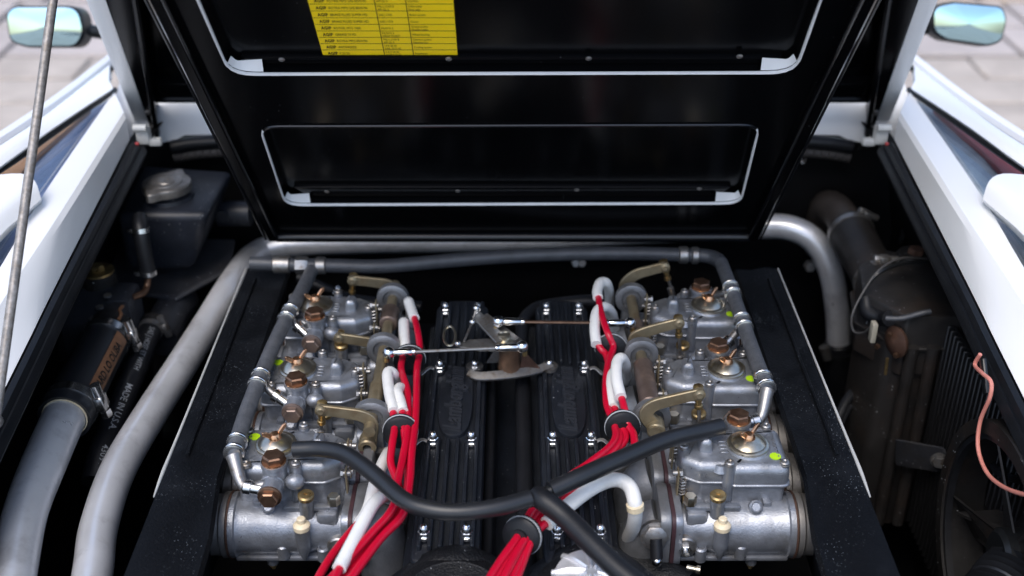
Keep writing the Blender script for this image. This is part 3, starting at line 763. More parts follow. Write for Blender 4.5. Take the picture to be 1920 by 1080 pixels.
        m = MB().hexa((-.068, b + s * .040, -.108), (0, s, 0), .0085, .006); m.cyl((-.068, b + s * .045, -.108), (-.068, b + s * .053, -.108), .0045, n=10)
        part(m, 'spindle_nut', 'steel', sp1)
        part(MB().hexa((-.062, b + s * .012, -.052), (0, 0, 1), .009, .014), 'stud_nut', 'zinc_pale', t)
        part(MB().lathe((.030, b + s * .02, -.152), (0, 0, -1), [(.0055, 0), (.0055, .005), (.003, .005), (.003, .010)], 8), 'drain_screw', 'brass', t)
        g = MB().lathe_closed((.0835, b, -.10), (1, 0, 0), [(.0465, -.0015), (.0475, -.0015), (.0475, .0012), (.0465, .0012)], 28)
        part(g, 'flange_joint', 'rust', t)
        # trumpet entering the air box
        part(MB().lathe((.0845, b, -.10), (1, 0, 0), [(.046, .0015), (.046, .009), (.0425, .012), (.0425, .06), (.047, .07)], 28), 'ram_pipe', 'alu_worn', t)
        # gasket to the manifold
        part(MB().prism(round_poly([(b - .044, -.144), (b + .044, -.144), (b + .044, -.055), (b - .044, -.055)], .018, 4), FX((-.0885, 0, 0)), 0, .0055), 'gasket', 'gasket', t)
    # throttle linkage between cover and manifold
    m = MB(); m.box((-.080, .010, -.012), (.0025, .012, .062), bev=.0008); m.box((-.0765, -.030, -.045), (.0025, .014, .058), bev=.0008)
    m.box((-.078, .035, -.03), (.0025, .012, .040), bev=.0008)
    ln = part(m, 'throttle_plate', 'cadmium', t)
    for (sx, sy, sz, L) in ((-.070, -.036, -.056, .03), (-.076, .014, -.03, .035)):
        m = MB()
        pts = [V((sx + .0042 * math.cos(i * 1.05), sy + .0042 * math.sin(i * 1.05), sz + L * i / 34)) for i in range(35)]
        m.tube(pts, .0013, 6, 1, smooth=False)
        part(m, 'return_spring', 'steel_dull', t)
    for y_, z_ in ((-.030, -.022), (-.026, -.066), (.010, .010), (.012, -.034), (.035, -.018)):
        m = MB().cyl((-.084, y_, z_), (-.072, y_, z_), .0045, n=10); m.hexa((-.074, y_, z_), (1, 0, 0), .006, .004)
        part(m, 'linkage_pin', 'steel_dull', t)
    m = MB(); m.cyl((-.066, -.046, -.060), (-.066, -.020, -.056), .004, n=8); m.hexa((-.060, -.052, -.062), (0, -1, .2), .008, .008); part(m, 'idle_screw', 'brass', t)
    return t
cb = carb_proto()
order = ['nearest the finned filler cap', 'in the middle of its row', 'nearest the raised lid']
bank = {1: 'on the radiator side', -1: 'on the expansion tank side'}
first = True
for s in (1, -1):
    for i, y in enumerate(YS):
        o = cb if first else copy_tree(cb); first = False
        o.location = (s * XC, y, ZT); o.rotation_euler = (0, 0, 0 if s > 0 else math.pi)
        e = order[i] if s > 0 else ['nearest the red leads crossing its flange', 'in the middle of its row', 'nearest the raised lid'][i]
        o['label'] = 'grey twin-barrel carburettor %s, %s' % (bank[s], e)

for o in [o for o in C.objects if o.name.startswith('banjo_bolt')]:
    r_ = o.parent.parent
    if r_.location.x < 0 and r_.location.y > 1.4 or r_.location.x > 0:
        o.material_slots[0].link = 'OBJECT'; o.material_slots[0].material = MATS['sleeve_brown']
# intake manifolds, one under each carburettor
def manifold():
    t = thing('intake_manifold', 'x', 'manifold', (0, 0, 0), 'intake manifolds')
    m = MB()
    for s in (-1, 1):
        b = s * .046
        m.prism(round_poly([(b - .044, -.145), (b + .044, -.145), (b + .044, -.053), (b - .044, -.053)], .02, 4), FX((-.104, 0, 0)), 0, .0150, .002, 2, 'all')
        m.tube([(-.098, b, -.10), (-.112, b, -.108), (-.122, b, -.14), (-.128, b, -.20), (-.135, b, -.30)], [.037, .036, .036, .038, .042], 20, 5)
    m.box((-.125, 0, -.20), (.05, .07, .10), bev=.01)
    part(m, 'runner', 'cast_dark', t)
    m = MB(); m.cyl((-.110, -.078, -.088), (-.110, -.086, -.086), .021, n=18); m.hexa((-.110, -.085, -.086), (0, -1, .25), .018, .009)
    part(m, 'vacuum_union', 'steel_dull', t)
    part(MB().cyl((-.110, -.092, -.085), (-.109, -.106, -.108), .0085, n=12), 'rubber_cap', 'rubber', t)
    part(MB().sph((-.109, -.108, -.111), .0078, 12), 'cap_tip', 'chrome', t)
    return t
mf = manifold(); first = True
for s in (1, -1):
    for i, y in enumerate(YS):
        if first: o = mf; first = False
        else:
            o = copy_tree(mf)
        o.location = (s * XC, y, ZT)
        if s < 0: o.rotation_euler = (0, 0, math.pi)
        e = order[i] if s > 0 else ['nearest the red leads crossing its flange', 'in the middle of its row', 'nearest the raised lid'][i]
        o['label'] = 'grey cast runners %s, under the carburettor %s' % (bank[s].replace('on the ', ''), e)

# fuel rails and feeds
def pz(*l): return [az(*p) for p in l]
def fuel_rail(s):
    lab = 'grey braided fuel hose running past the carburettors ' + bank[s]
    if s < 0: pts = pz((588, 500, .77), (566, 545, .775), (541, 590, .775), (512, 650, .775), (486, 712, .775), (460, 780, .775), (439, 848, .775))
    else: pts = pz((1352, 492, .775), (1372, 545, .775), (1393, 606, .775), (1415, 668, .775), (1437, 726, .775))
    t = thing('fuel_hose', lab, 'fuel hose', (pts[-1].x, pts[-1].y, pts[-1].z - .02))
    part(MB().tube(pts, .0115, 14, 6), 'hose', 'hose_braid', t)
    path = catmull(pts, 6)
    cols = ((541, 590), (486, 712), (439, 848)) if s < 0 else ((1372, 545), (1393, 606), (1437, 726))
    for j, c in enumerate(cols):
        k = min(range(len(path)), key=lambda i: (path[i] - az(c[0], c[1], .775)).length); k = max(1, min(k, len(path) - 2))
        d = (path[k + 1] - path[k - 1]).normalized()
        m = MB()
        for dd in (-.014, .010): m.lathe(path[k] + d * dd, d, [(.0118, 0), (.0145, .001), (.0145, .0035), (.0135, .0045), (.0145, .0055), (.0145, .008), (.0118, .009)], 18)
        part(m, 'collar', 'steel', t)
        i = (2 - j) if True else j
        cy = YS[i] if s > 0 else YS[i]
        bx = V((s * (XC + .018), cy + s * .073, ZT - .018))
        o = path[k]
        last = (j == 2)
        st_ = o + (d * .02 if last else V((0, 0, -.004)))
        midp = st_.lerp(bx, .5) + V((s * (.010 if last else .0), 0, -.012 if last else -.002)) + (d * .014 if last else V((0, 0, 0)))
        pts2 = [st_, midp, bx + (st_ - bx).normalized() * .012]
        part(MB().tube(pts2, .0065 if not last else [.0105, .0075, .0075], 12, 6), 'feed_pipe', 'steel_dull', t)
        q = bx + (midp - bx).normalized() * .012; e = (midp - bx).normalized()
        part(MB().lathe(q, e, [(.0085, 0), (.0085, .014), (.0105, .015), (.0105, .024), (.008, .026)], 14), 'feed_union', 'steel', t)
fuel_rail(-1); fuel_rail(1)
pts = pz((470, 494, .775), (540, 496, .775), (620, 498, .775), (720, 499, .775), (850, 488, .775), (1000, 478, .775), (1150, 475, .775), (1290, 478, .775), (1330, 481, .775), (1350, 490, .775))
t = thing('crossover_fuel_hose', 'long grey hose crossing the bay just under the lid', 'fuel hose', pts[4])
part(MB().tube(pts, .0125, 14, 6), 'hose', 'hose_smooth', t)
for (x0, x1, y) in ((512, 545, 496), (592, 612, 498), (1272, 1290, 478), (1296, 1310, 479)):
    part(MB().lathe(az(x0, y, .775), (az(x1, y, .775) - az(x0, y, .775)), [(.0127, 0), (.0155, .002), (.0155, (az(x1, y, .775) - az(x0, y, .775)).length - .002), (.0127, (az(x1, y, .775) - az(x0, y, .775)).length)], 16), 'crimp', 'steel_dull', t)
m = MB().hexa(az(555, 497, .775), (1, 0, 0), .016, .022); part(m, 'tee', 'steel_dull', t)

# cam covers
def ribs_cover(s):
    x0, x1 = s * .046, s * .130
    c = (x0 + x1) / 2; t = thing('cam_cover', 'black ribbed cam cover with a cast script, ' + bank[s], 'cam cover', (c, 1.5, .60), 'cam covers')
    m = MB(); pl_ = round_poly([(-.046, 1.15), (.046, 1.15), (.046, 1.80), (.020, 1.825), (-.020, 1.825), (-.046, 1.80)], .012, 4)
    pl_ = [(c + x, y) for x, y in pl_]
    m.prism(pl_, FZ, .56, .690, .006, 2)
    m.prism([(c + x * 1.25, y) for x, y in [(-.05, 1.14), (.05, 1.14), (.05, 1.82), (-.05, 1.82)]], FZ, .55, .640, .01, 2)
    cov = part(m, 'cover', 'cover_black', t)
    for k in range(6):
        xx = c + (-.0355 + k * .0142)
        for ya, yb_ in ((1.17, 1.405), (1.608, 1.805)):
            part(MB().box((xx, (ya + yb_) / 2, .693), (.0062, yb_ - ya, .014), bev=.0025, seg=2), 'rib', 'cover_black', cov)
    for xx in (c - .0355, c + .0355):
        part(MB().box((xx, 1.506, .693), (.0075, .205, .014), bev=.003), 'rib', 'cover_black', cov)
    # oval badge plate with raised script
    ov = [(c + .027 * math.copysign(abs(math.cos(a)) ** .8, math.cos(a)), 1.506 + .094 * math.copysign(abs(math.sin(a)) ** .7, math.sin(a))) for a in [2 * math.pi * i / 36 for i in range(36)]]
    bd = part(MB().prism(ov, FZ, .688, .6975, .002, 2), 'badge_plate', 'cover_black', cov)
    m = MB()
    add_text(m, 'Lamborghini', .034, lambda a, b: V((c + .010 - b * 1.15, 1.506 + a, .7010)), shear=.35, align='CENTER', bold=.0006)
    ex = bmesh.ops.extrude_face_region(m.bm, geom=m.bm.faces[:])
    bmesh.ops.translate(m.bm, verts=[v for v in ex['geom'] if isinstance(v, bmesh.types.BMVert)], vec=(0, 0, -.005))
    bmesh.ops.recalc_face_normals(m.bm, faces=m.bm.faces[:])
    part(m, 'script', 'script_black', bd)
    for r_, y in enumerate((1.195, 1.400, 1.592, 1.775)):
        for x in (.0605, .1175):
            m = MB(); m.lathe((s * x, y, .686), (0, 0, 1), [(.0115, 0), (.0110, .008), (.0095, .009)], 16); bs = part(m, 'bolt_boss', 'cover_black', t)
            m = MB(); m.lathe((s * x, y, .695), (0, 0, 1), [(.0095, 0), (.0095, .0015), (.0075, .002)], 16); m.hexa((s * x, y, .697), (0, 0, 1), .0082, .0065)
            m.lathe((s * x, y, .703), (0, 0, 1), [(.0068, 0), (.0068, .003), (.0058, .007), (.0035, .0098), (0, .0108)], 14)
            part(m, 'acorn_nut', 'chrome', t)
            if x > .1 and r_ in (1, 2):
                m = MB().ribbon([(s * (x + .004), y - .004, .6955), (s * (x + .016), y - .004, .702), (s * (x + .030), y - .012, .694)], .006, .0016, (0, -.3, 1), 4); part(m, 'wire_clip', 'steel_dull', t)
ribs_cover(-1); ribs_cover(1)
# valley between the covers
m = MB().box((0, 1.5, .50), (.09, .62, .10), bev=.01); solo(m, 'valley_cover', 'satin_black', 'black block lying between the two ribbed cam covers', 'engine block')
part_pts = [V((.020, 1.12, .655)), V((.018, 1.3, .66)), V((.018, 1.6, .66)), V((.018, 1.76, .665)), V((.035, 1.815, .67)), V((.07, 1.83, .675)), V((.15, 1.835, .68)), V((.18, 1.84, .65))]
solo(MB().tube(part_pts, .0125, 14, 6), 'breather_pipe', 'rubber', 'black pipe running down the valley and bending over one cam cover', 'pipe')
solo(MB().tube([V((-.034, 1.12, .64)), V((-.034, 1.4, .645)), V((-.034, 1.78, .64)), V((-.034, 1.9, .60))], .0075, 10, 4), 'valley_pipe', 'rubber', 'thin straight black pipe beside the inner edge of a cam cover', 'pipe')
m = MB().box((0, 1.92, .46), (.6, .10, .20), bev=.02); solo(m, 'engine_front_cover', 'bay_black', 'black engine casing in the dark under the lid', 'engine block')

# rear housings on the cams
def housing(cx, r, name, label):
    c = az(cx, 1102 if cx > 960 else 1118, .70); t = thing(name, label, 'housing', (c.x, c.y, .55))
    m = MB().lathe((c.x, c.y, .55), (0, 0, 1), [(r * 1.25, 0), (r * 1.2, .08), (r * 1.08, .120), (r * .92, .145), (r * .70, .152), (r * .66, .150)], 40)
    m.tube([(c.x - r * 1.1, c.y + .05, .62), (c.x, c.y + r * .9, .67), (c.x + r * 1.1, c.y + .05, .62)], .035, 12, 6)
    part(m, 'casing', 'crinkle', t); return t, c
t, c = housing(850, .086, 'left_cam_housing'.replace('left_', ''), 'black crinkle finished housing with a bare metal ring in its top')
part(MB().lathe_closed((c.x, c.y, .695), (0, 0, 1), [(.026, 0), (.034, 0), (.034, .006), (.026, .006)], 32), 'metal_ring', 'alu', t)
part(MB().cyl((c.x, c.y, .69), (c.x, c.y, .697), .0258, n=24), 'inner_plate', 'alu_worn', t)
t, c = housing(1108, .078, 'filler_housing', 'black crinkle finished housing under the finned filler cap')
t = thing('oil_filler_cap', 'bare aluminium filler cap with radial fins on a black housing', 'filler cap', (c.x, c.y, .70))
part(MB().lathe((c.x, c.y, .700), (0, 0, 1), [(.046, 0), (.0475, .003), (.0475, .018), (.045, .023), (.030, .026), (0, .027)], 36), 'cap', 'alu', t)
for k in range(9):
    a = 2 * math.pi * k / 9 + .25; d = V((math.cos(a), math.sin(a), 0))
    part(MB().ribbon([V((c.x, c.y, .728)) + d * .008, V((c.x, c.y, .7275)) + d * .030, V((c.x, c.y, .720)) + d * .0500], [.0035, .005, .007], .008, (0, 0, 1), 3, .002), 'fin', 'alu', t)

# throttle shafts with levers and drop links
def throttle(s):
    t = thing('throttle_shaft', 'throttle shaft with three brass toned levers ' + bank[s], 'throttle linkage', (s * .205, 1.55, .70), 'throttle shafts')
    X = s * .205; Z = .742
    part(MB().cyl((X, 1.36, Z), (X, 1.79, Z), .0088, n=14), 'shaft', 'cadmium', t)
    part(MB().cyl((X, 1.425 if s > 0 else 1.655, Z), (X, 1.535 if s > 0 else 1.70, Z), .0155, n=16, bev=.002), 'sleeve', 'sleeve_brown', t)
    part(MB().cyl((X, 1.60 if s > 0 else 1.40, Z), (X, 1.66 if s > 0 else 1.48, Z), .0115, n=16, bev=.002), 'sleeve', 'sleeve_brown' if s > 0 else 'cadmium', t)
    for y in ((1.735, 1.560, 1.392) if s > 0 else (1.735, 1.575, 1.392)):
        m = MB().lathe((X, y, Z), (0, -1, 0), [(.020, -.02), (.0275, -.014), (.0275, -.002), (.024, .0), (.0175, .0), (.0150, -.004), (.010, -.004)], 24)
        m.prism([(X - .020, .56), (X + .020, .56), (X + .014, Z - .01), (X - .014, Z - .01)], F((0, y + .018, 0), (1, 0, 0), (0, 0, 1), (0, -1, 0)), 0, .016, .003)
        part(m, 'bearing', 'cast_dark', t)
    if s > 0: arms = [((1176, 556), (1172, 535), (1190, 516), (1246, 500), 1.765, (1262, 560)), ((1191, 655), (1190, 635), (1206, 624), (1273, 605), 1.588, (1277, 690)), ((1229, 800), (1212, 778), (1226, 760), (1311, 738), 1.378, (1313, 830))]
    else: arms = [((733, 572), (741, 548), (728, 534), (661, 525), 1.765, (657, 585)), ((716, 664), (722, 655), (706, 645), (636, 633), 1.615, (634, 715)), ((690, 830), (696, 795), (680, 780), (602, 768), 1.378, (600, 832))]
    for a, b, c3, d, y, dn in arms:
        P = [ay(*q, y) for q in (a, b, c3)]; e = ay(*d, y)
        lv = part(MB().ribbon(P + [P[2].lerp(e, .5) + V((0, 0, .001)), e], [.023, .021, .0195, .018, .0175], .0065, (0, -1, 0), 6, .0012), 'lever', 'cadmium', t)
        m = MB().lathe(e + V((0, .0035, 0)), (0, -1, 0), [(.0088, 0), (.0088, .008), (.0065, .0085), (.0045, .0105), (.0035, .0105), (0, .0095)], 16); part(m, 'pivot', 'cadmium', lv)
        if y < 1.5:
            h = ay(*a, y); m = MB().lathe_closed(h + V((0, .010, 0)), (0, -1, 0), [(.0065, 0), (.0135, 0), (.0135, .022), (.0115, .024), (.0065, .024)], 18); part(m, 'hub', 'cadmium', lv)
        f = ay(*dn, y)
        lk = part(MB().cyl(e + V((0, .010, .006)), f + V((0, .010, 0)), .0028, n=8), 'drop_link', 'steel_dull', t)
        o = e + V((0, .010, 0)); dd = (f - e).normalized()
        m = MB().lathe(o - dd * .008, dd, [(.004, 0), (.0075, .002), (.0075, .022), (.0055, .024), (.0045, .034), (.0062, .035), (.0062, .040), (.004, .041)], 12); part(m, 'ball_joint', 'brass', lk)
        m = MB().lathe(f + V((0, .010, 0)) - dd * .018, dd, [(.004, 0), (.006, .001), (.006, .016), (.003, .018)], 10); part(m, 'ball_joint', 'steel_dull', lk)
throttle(1); throttle(-1)

# central bell crank on its bracket, with a rod to each shaft
t = thing('bell_crank', 'worn steel bell crank on a bridge bracket between the cam covers', 'bell crank', (0, 1.59, .69))
m = MB(); arc = [az(878, 699, .706), az(900, 706, .704), az(955, 702, .704), az(1000, 695, .704), az(1036, 684, .706)]
m.ribbon(arc, [.012, .015, .016, .015, .012], .007, (0, -.55, 1), 5, .001)
for q in ((.0605, 1.592), (-.0605, 1.592)): m.cyl((q[0], q[1], .697), (q[0], q[1], .703), .014, n=16)
part(m, 'bridge', 'steel_dull', t)
y0 = az(955, 700, .704).y
m = MB(); m.prism([(-.040, .707), (.030, .707), (.016, .752), (-.016, .752)], F((-.001, y0 + .030, 0), (1, 0, 0), (0, 0, 1), (0, -1, 0)), 0, .004)
part(m, 'gusset', 'steel_dull', t)
part(MB().lathe((-.004, y0 + .014, .706), (0, 0, 1), [(.019, 0), (.0165, .020), (.0165, .044), (.013, .046)], 18), 'tower', 'tower_brown', t)
part(MB().prism([(0, .706), (.034, .706), (.006, .742)], F((.012, y0 + .012, 0), (1, 0, 0), (0, 0, 1), (0, -1, 0)), 0, .003), 'gusset', 'rust', t)
zt = .758
m = MB().prism(round_poly([(az(852, 648, zt).x, az(852, 648, zt).y), (az(900, 655, zt).x, az(900, 655, zt).y), (az(985, 655, zt).x, az(985, 655, zt).y), (az(960, 632, zt).x, az(960, 632, zt).y), (az(880, 636, zt).x, az(880, 636, zt).y)], .006, 3), FZ, zt - .004, zt, .001); part(m, 'crank_plate', 'steel_dull', t)
m = MB().ribbon([az(893, 590, .775), az(915, 612, .772), az(940, 640, .768)], [.016, .020, .018], .006, (0, -.5, 1), 5); part(m, 'crank_arm', 'steel_dull', t)
m = MB().ribbon([az(908, 592, .768), az(935, 615, .766), az(965, 640, .765)], [.012, .016, .018], .006, (0, -.5, 1), 5); part(m, 'crank_arm', 'steel_dull', t)
m = MB().lathe(az(945, 640, .762), (0, 0, 1), [(.016, 0), (.016, .006), (.010, .007), (.010, .014), (.007, .016), (0, .016)], 16); part(m, 'pivot_nut', 'zinc_pale', t)
for q in ((893, 578, .785), (886, 604, .77), (858, 645, .762)): part(MB().sph(az(*q), .006, 10), 'crank_pin', 'steel', t)
part(MB().tube([az(893, 580, .783), az(885, 605, .770), az(870, 640, .762)], .002, 6), 'return_wire', 'steel_dull', t)
part(MB().tube([az(843 + 11 * math.cos(a), 630 + 18 * math.sin(a), .772) for a in [2 * math.pi * i / 14 for i in range(15)]], .0022, 8, 3), 'wire_loop', 'zinc_pale', t)
def link(pa, pb, lab):
    a, b = az(*pa), az(*pb); t = thing('throttle_rod', lab, 'throttle rod', a, 'throttle rods'); d = (b - a).normalized(); L = (b - a).length
    part(MB().cyl(a + d * .02, b - d * .02, .0026, n=8), 'rod', 'copper' if pa[0] < 960 else 'steel_dull', t)
    for o, e in ((a, d), (b, -d)):
        m = MB().lathe(o + e * .012, e, [(.0050, 0), (.0062, .002), (.0062, .026), (.0050, .028), (.0055, .029), (.0055, .033), (.003, .034)], 12); m.sph(o + e * .004, .0098, 12); part(m, 'rod_end', 'chrome', t)
        part(MB().cyl(o + V((0, 0, -.016)), o + V((0, 0, .004)), .004, n=8), 'ball_stud', 'brass', t)
link((930, 603, .785), (1186, 606, .768), 'thin coppery throttle rod reaching the shaft on the radiator side')
link((984, 650, .775), (724, 662, .765), 'thin bright throttle rod reaching the shaft on the expansion tank side')

# ignition leads, boots and separators
def sep_disc(px, py, z, d, lab, r=.0255):
    c = az(px, py, z); d = V(d).normalized(); t = thing('lead_separator', lab, 'separator', c - V((0, 0, r)), 'ignition lead separators')
    m = MB().lathe(c - d * .009, d, [(r * .82, 0), (r, .003), (r, .008), (r * .93, .0085), (r * .93, .0095), (r, .010), (r, .015), (r * .82, .018)], 28)
    part(m, 'disc', 'rubber', t)
    part(MB().lathe_closed(c, d, [(r * .95, -.0012), (r * 1.03, -.0012), (r * 1.03, .0012), (r * .95, .0012)], 28), 'band', 'white_grey', t)
    part(MB().cyl(c - d * .013, c + d * .013, r * .45, n=16), 'core', 'rubber', t)
sep_disc(768, 674, .735, (.05, -1, .05), 'black lead separator partly behind a throttle rod, expansion tank side')
sep_disc(751, 808, .735, (.05, -1, .15), 'black lead separator beside the lever hub, expansion tank side')
sep_disc(1146, 654, .745, (-.1, -1, .15), 'black lead separator holding one loop lead, radiator side')
sep_disc(1167, 800, .745, (.05, -1, .15), 'black lead separator beside the lever hub, radiator side')
sep_disc(980, 1004, .745, (-.5, -1, .35), 'black lead separator where four red leads fan out')
def lead(boot, red, lab, grp, rb_=.0086, rr=.0055):
    first_ = (boot or red)[0]; o = az(*first_)
    t = thing('ignition_lead', lab, 'ignition lead', (o.x, o.y, o.z - .02), grp)
    if red: part(MB().tube([az(*q) for q in red], rr, 12, 6), 'cable', 'red', t)
    if boot: part(MB().tube([az(*q) for q in boot], rb_, 14, 6), 'boot', 'white_rubber', t)
GL = 'ignition leads on the expansion tank side'; GR = 'ignition leads on the radiator side'
lead([(760, 640, .62), (770, 590, .71), (766, 566, .755), (770, 577, .757), (777, 597, .757)], [(776, 592, .757), (784, 625, .757), (787, 660, .745), (782, 690, .745), (781, 740, .745), (778, 800, .745), (772, 850, .745), (768, 905, .745), (755, 965, .745), (712, 1012, .745), (650, 1095, .745)],
     'red lead with the white boot farthest up the bay, expansion tank side', GL)
lead([(757, 648, .70), (757, 625, .735), (757, 604, .752), (759, 640, .748), (760, 658, .742)], [(760, 655, .742), (752, 690, .745), (764, 735, .745), (764, 800, .745), (757, 850, .745), (745, 905, .748), (735, 955, .748), (692, 1005, .748), (612, 1095, .748)],
     'red lead whose short straight white boot stands above the rod, expansion tank side', GL)
lead([(744, 770, .63), (748, 730, .70), (738, 702, .748), (727, 700, .758), (730, 735, .755), (738, 772, .752)], [(736, 765, .752), (740, 800, .745), (735, 835, .742), (733, 870, .735), (748, 915, .730), (738, 955, .735), (690, 1020, .738), (620, 1095, .738)],
     'red lead with a looped white boot against the throttle shaft, expansion tank side', GL)
lead([(764, 790, .63), (764, 750, .70), (752, 728, .742), (745, 735, .752), (750, 752, .752), (755, 772, .750)], [(754, 766, .750), (757, 800, .745), (762, 850, .735), (764, 910, .732), (745, 965, .735), (705, 1015, .735), (640, 1095, .735)],
     'red lead with a small white boot between two others, expansion tank side', GL, .0085)
lead([(728, 848, .69), (718, 868, .712), (703, 905, .715), (690, 955, .705), (672, 985, .70)], [(676, 978, .70), (655, 1000, .705), (620, 1045, .71), (590, 1095, .71)],
     'red lead with the white boot passing under the black hose, expansion tank side', GL)
lead([(748, 950, .66), (736, 936, .70), (718, 932, .735), (697, 950, .748), (665, 1010, .75), (636, 1066, .75)], [(640, 1060, .75), (628, 1085, .75), (618, 1110, .75)],
     'red lead with the longest straight white boot, expansion tank side', GL, .0090)
lead([(1140, 600, .64), (1143, 560, .72), (1138, 533, .775), (1126, 530, .787), (1120, 545, .785), (1121, 558, .783)], [(1121, 552, .783), (1128, 590, .78), (1140, 625, .772), (1150, 650, .755), (1142, 675, .75), (1136, 715, .75), (1138, 760, .75), (1152, 795, .75), (1150, 830, .755), (1100, 872, .76), (1050, 905, .76), (1000, 955, .76), (972, 1005, .75), (940, 1050, .75), (905, 1105, .75)],
     'red lead from the tallest white loop, radiator side', GR)
lead([(1155, 630, .66), (1148, 590, .74), (1134, 576, .772), (1119, 585, .777), (1115, 615, .770), (1118, 646, .760)], [(1117, 640, .760), (1128, 656, .752), (1138, 670, .745), (1146, 720, .742), (1146, 770, .742), (1158, 800, .745), (1158, 835, .750), (1110, 880, .753), (1060, 915, .752), (1005, 965, .750), (978, 1010, .745), (950, 1050, .745), (918, 1105, .745)],
     'red lead from the lower white loop above the separator, radiator side', GR)
lead([(1176, 720, .66), (1174, 690, .735), (1166, 672, .775), (1157, 680, .780), (1156, 710, .778), (1164, 745, .773)], [(1162, 735, .773), (1172, 770, .765), (1178, 798, .752), (1188, 815, .750), (1186, 845, .748), (1150, 868, .744), (1095, 905, .742), (1040, 945, .742), (988, 1008, .748), (965, 1045, .748), (934, 1105, .748)],
     'red lead leaving the white loop beside the grey bearing, radiator side', GR)
lead([(1160, 745, .66), (1157, 715, .72), (1150, 700, .748), (1146, 720, .752), (1150, 765, .750)], [(1150, 758, .750), (1158, 785, .748), (1165, 800, .748), (1172, 825, .745), (1140, 858, .745), (1080, 900, .742), (1025, 945, .742), (992, 1008, .742), (975, 1050, .742), (952, 1105, .742)],
     'red lead with a partly hidden white boot behind another loop, radiator side', GR, .0085)
lead([(1178, 1010, .64), (1188, 985, .69), (1191, 950, .735), (1182, 915, .752), (1160, 900, .758), (1130, 905, .760), (1095, 925, .758), (1045, 965, .752), (1025, 982, .750)], [(1032, 976, .750), (1015, 988, .748), (998, 1010, .745), (980, 1055, .740), (962, 1105, .740)],
     'red lead with the long curved white boot beside the filler cap housing', GR, .0100)
q = az(1191, 950, .735); solo(MB().lathe(q, (az(1188, 985, .69) - az(1182, 915, .752)), [(.0098, -.0055), (.0118, -.004), (.0118, .004), (.0098, .0055)], 18), 'boot_clip', 'cream', 'small beige clip round the long curved white boot', 'clip')

# breather hoses over the engine
def hose(name, pts, r, mat, lab, cat='hose', grp=None, k=6):
    return solo(MB().tube([az(*p) for p in pts], r, 18, k), name, mat, lab, cat, grp)
hose('breather_hose', [(552, 843, .782), (600, 842, .788), (648, 852, .795), (700, 888, .80), (755, 936, .80), (800, 954, .80), (860, 960, .80), (930, 952, .80), (994, 935, .80)], .0112, 'rubber_soft', 'black hose drooping from a carburettor to the joint, expansion tank side', 'hose', 'breather hoses')
hose('breather_hose', [(1352, 800, .785), (1300, 812, .79), (1240, 828, .80), (1160, 862, .805), (1090, 893, .805), (1032, 920, .80)], .0118, 'rubber_soft', 'black hose rising from the joint to a carburettor, radiator side', 'hose', 'breather hoses')
hose('breather_hose', [(1007, 930, .797), (1022, 940, .80), (1060, 970, .79), (1110, 1020, .78), (1160, 1068, .77), (1220, 1115, .76)], .0140, 'rubber', 'thicker black hose leading from the joint down past the filler cap', 'hose', 'breather hoses')
m = MB().sph(az(1003, 930, .797), .0088, 14); m.cyl(az(992, 936, .80), az(1004, 928, .797), .006, n=10); m.cyl(az(1004, 928, .797), az(1034, 919, .80), .007, n=10); solo(m, 'hose_joint', 'plastic_black', 'small black joint where the three breather hoses meet', 'hose joint')
c0 = az(1400, 1100, .66)
m = MB().tube([az(1120, 1040, .60), az(1200, 1070, .60), az(1290, 1110, .60)], .03, 14); solo(m, 'coolant_elbow', 'crinkle', 'black casting tucked behind the thick hose by the filler housing', 'casting')
m = MB().lathe(az(1288, 1064, .64), (1, -.3, .0), [(.004, 0), (.004, .012), (.006, .013), (.006, .018)], 10); solo(m, 'small_union', 'zinc_pale', 'small pale union at the foot of the intake runners by the filler housing', 'union')

# air boxes beside the carburettors
def airbox(s):
    t = thing('air_box', 'black dust flecked air box plate ' + bank[s], 'air box', (s * .44, 1.4, .56), 'air boxes')
    xi, xo = .398, .474
    yA, yB = .98, 1.845
    m = MB()
    prof = [(xi + .035, .56), (xi + .012, .70), (xi + .000, .735), (xi + .004, .743), (xi + .03, .741), (xo - .02, .747), (xo, .744), (xo + .004, .735), (xo + .02, .56)]
    rows = []
    for y in (yB, 1.7, 1.5, 1.36, 1.26, 1.15, yA):
        dz = -.0 if y > 1.27 else (-.022 * ((1.27 - y) / .27)); ox = max(0, 1.3 - y) * .03
        rows.append([(s * (x + (ox if i > 5 else -.012 * (y < 1.2))), y, z + dz) for i, (x, z) in enumerate(prof)])
    m.loft(rows)
    m.sheet([[(s * x, yB, z) for x, z in prof]], .004, (0, 1, 0))
    part(m, 'plate', 'speckle_black', t)
    e = [V((s * (xo + .0035), y, .7435)) for y in (yB, 1.6, 1.36)] + [V((s * (xo + .004), 1.27, .743)), V((s * (xo + .004), 1.22, .740))]
    part(MB().tube(e, [.0012, .0016, .0020, .0026, .0010], 8, 4), 'edge_trim', 'white_dull', t)
    m = MB()
    part(MB().tube([V((s * (xo - .022), y, .7475 - (0 if y > 1.27 else .0))) for y in (1.80, 1.6, 1.30)], .0028, 6, 3), 'crease', 'speckle_black', t)
airbox(1); airbox(-1)

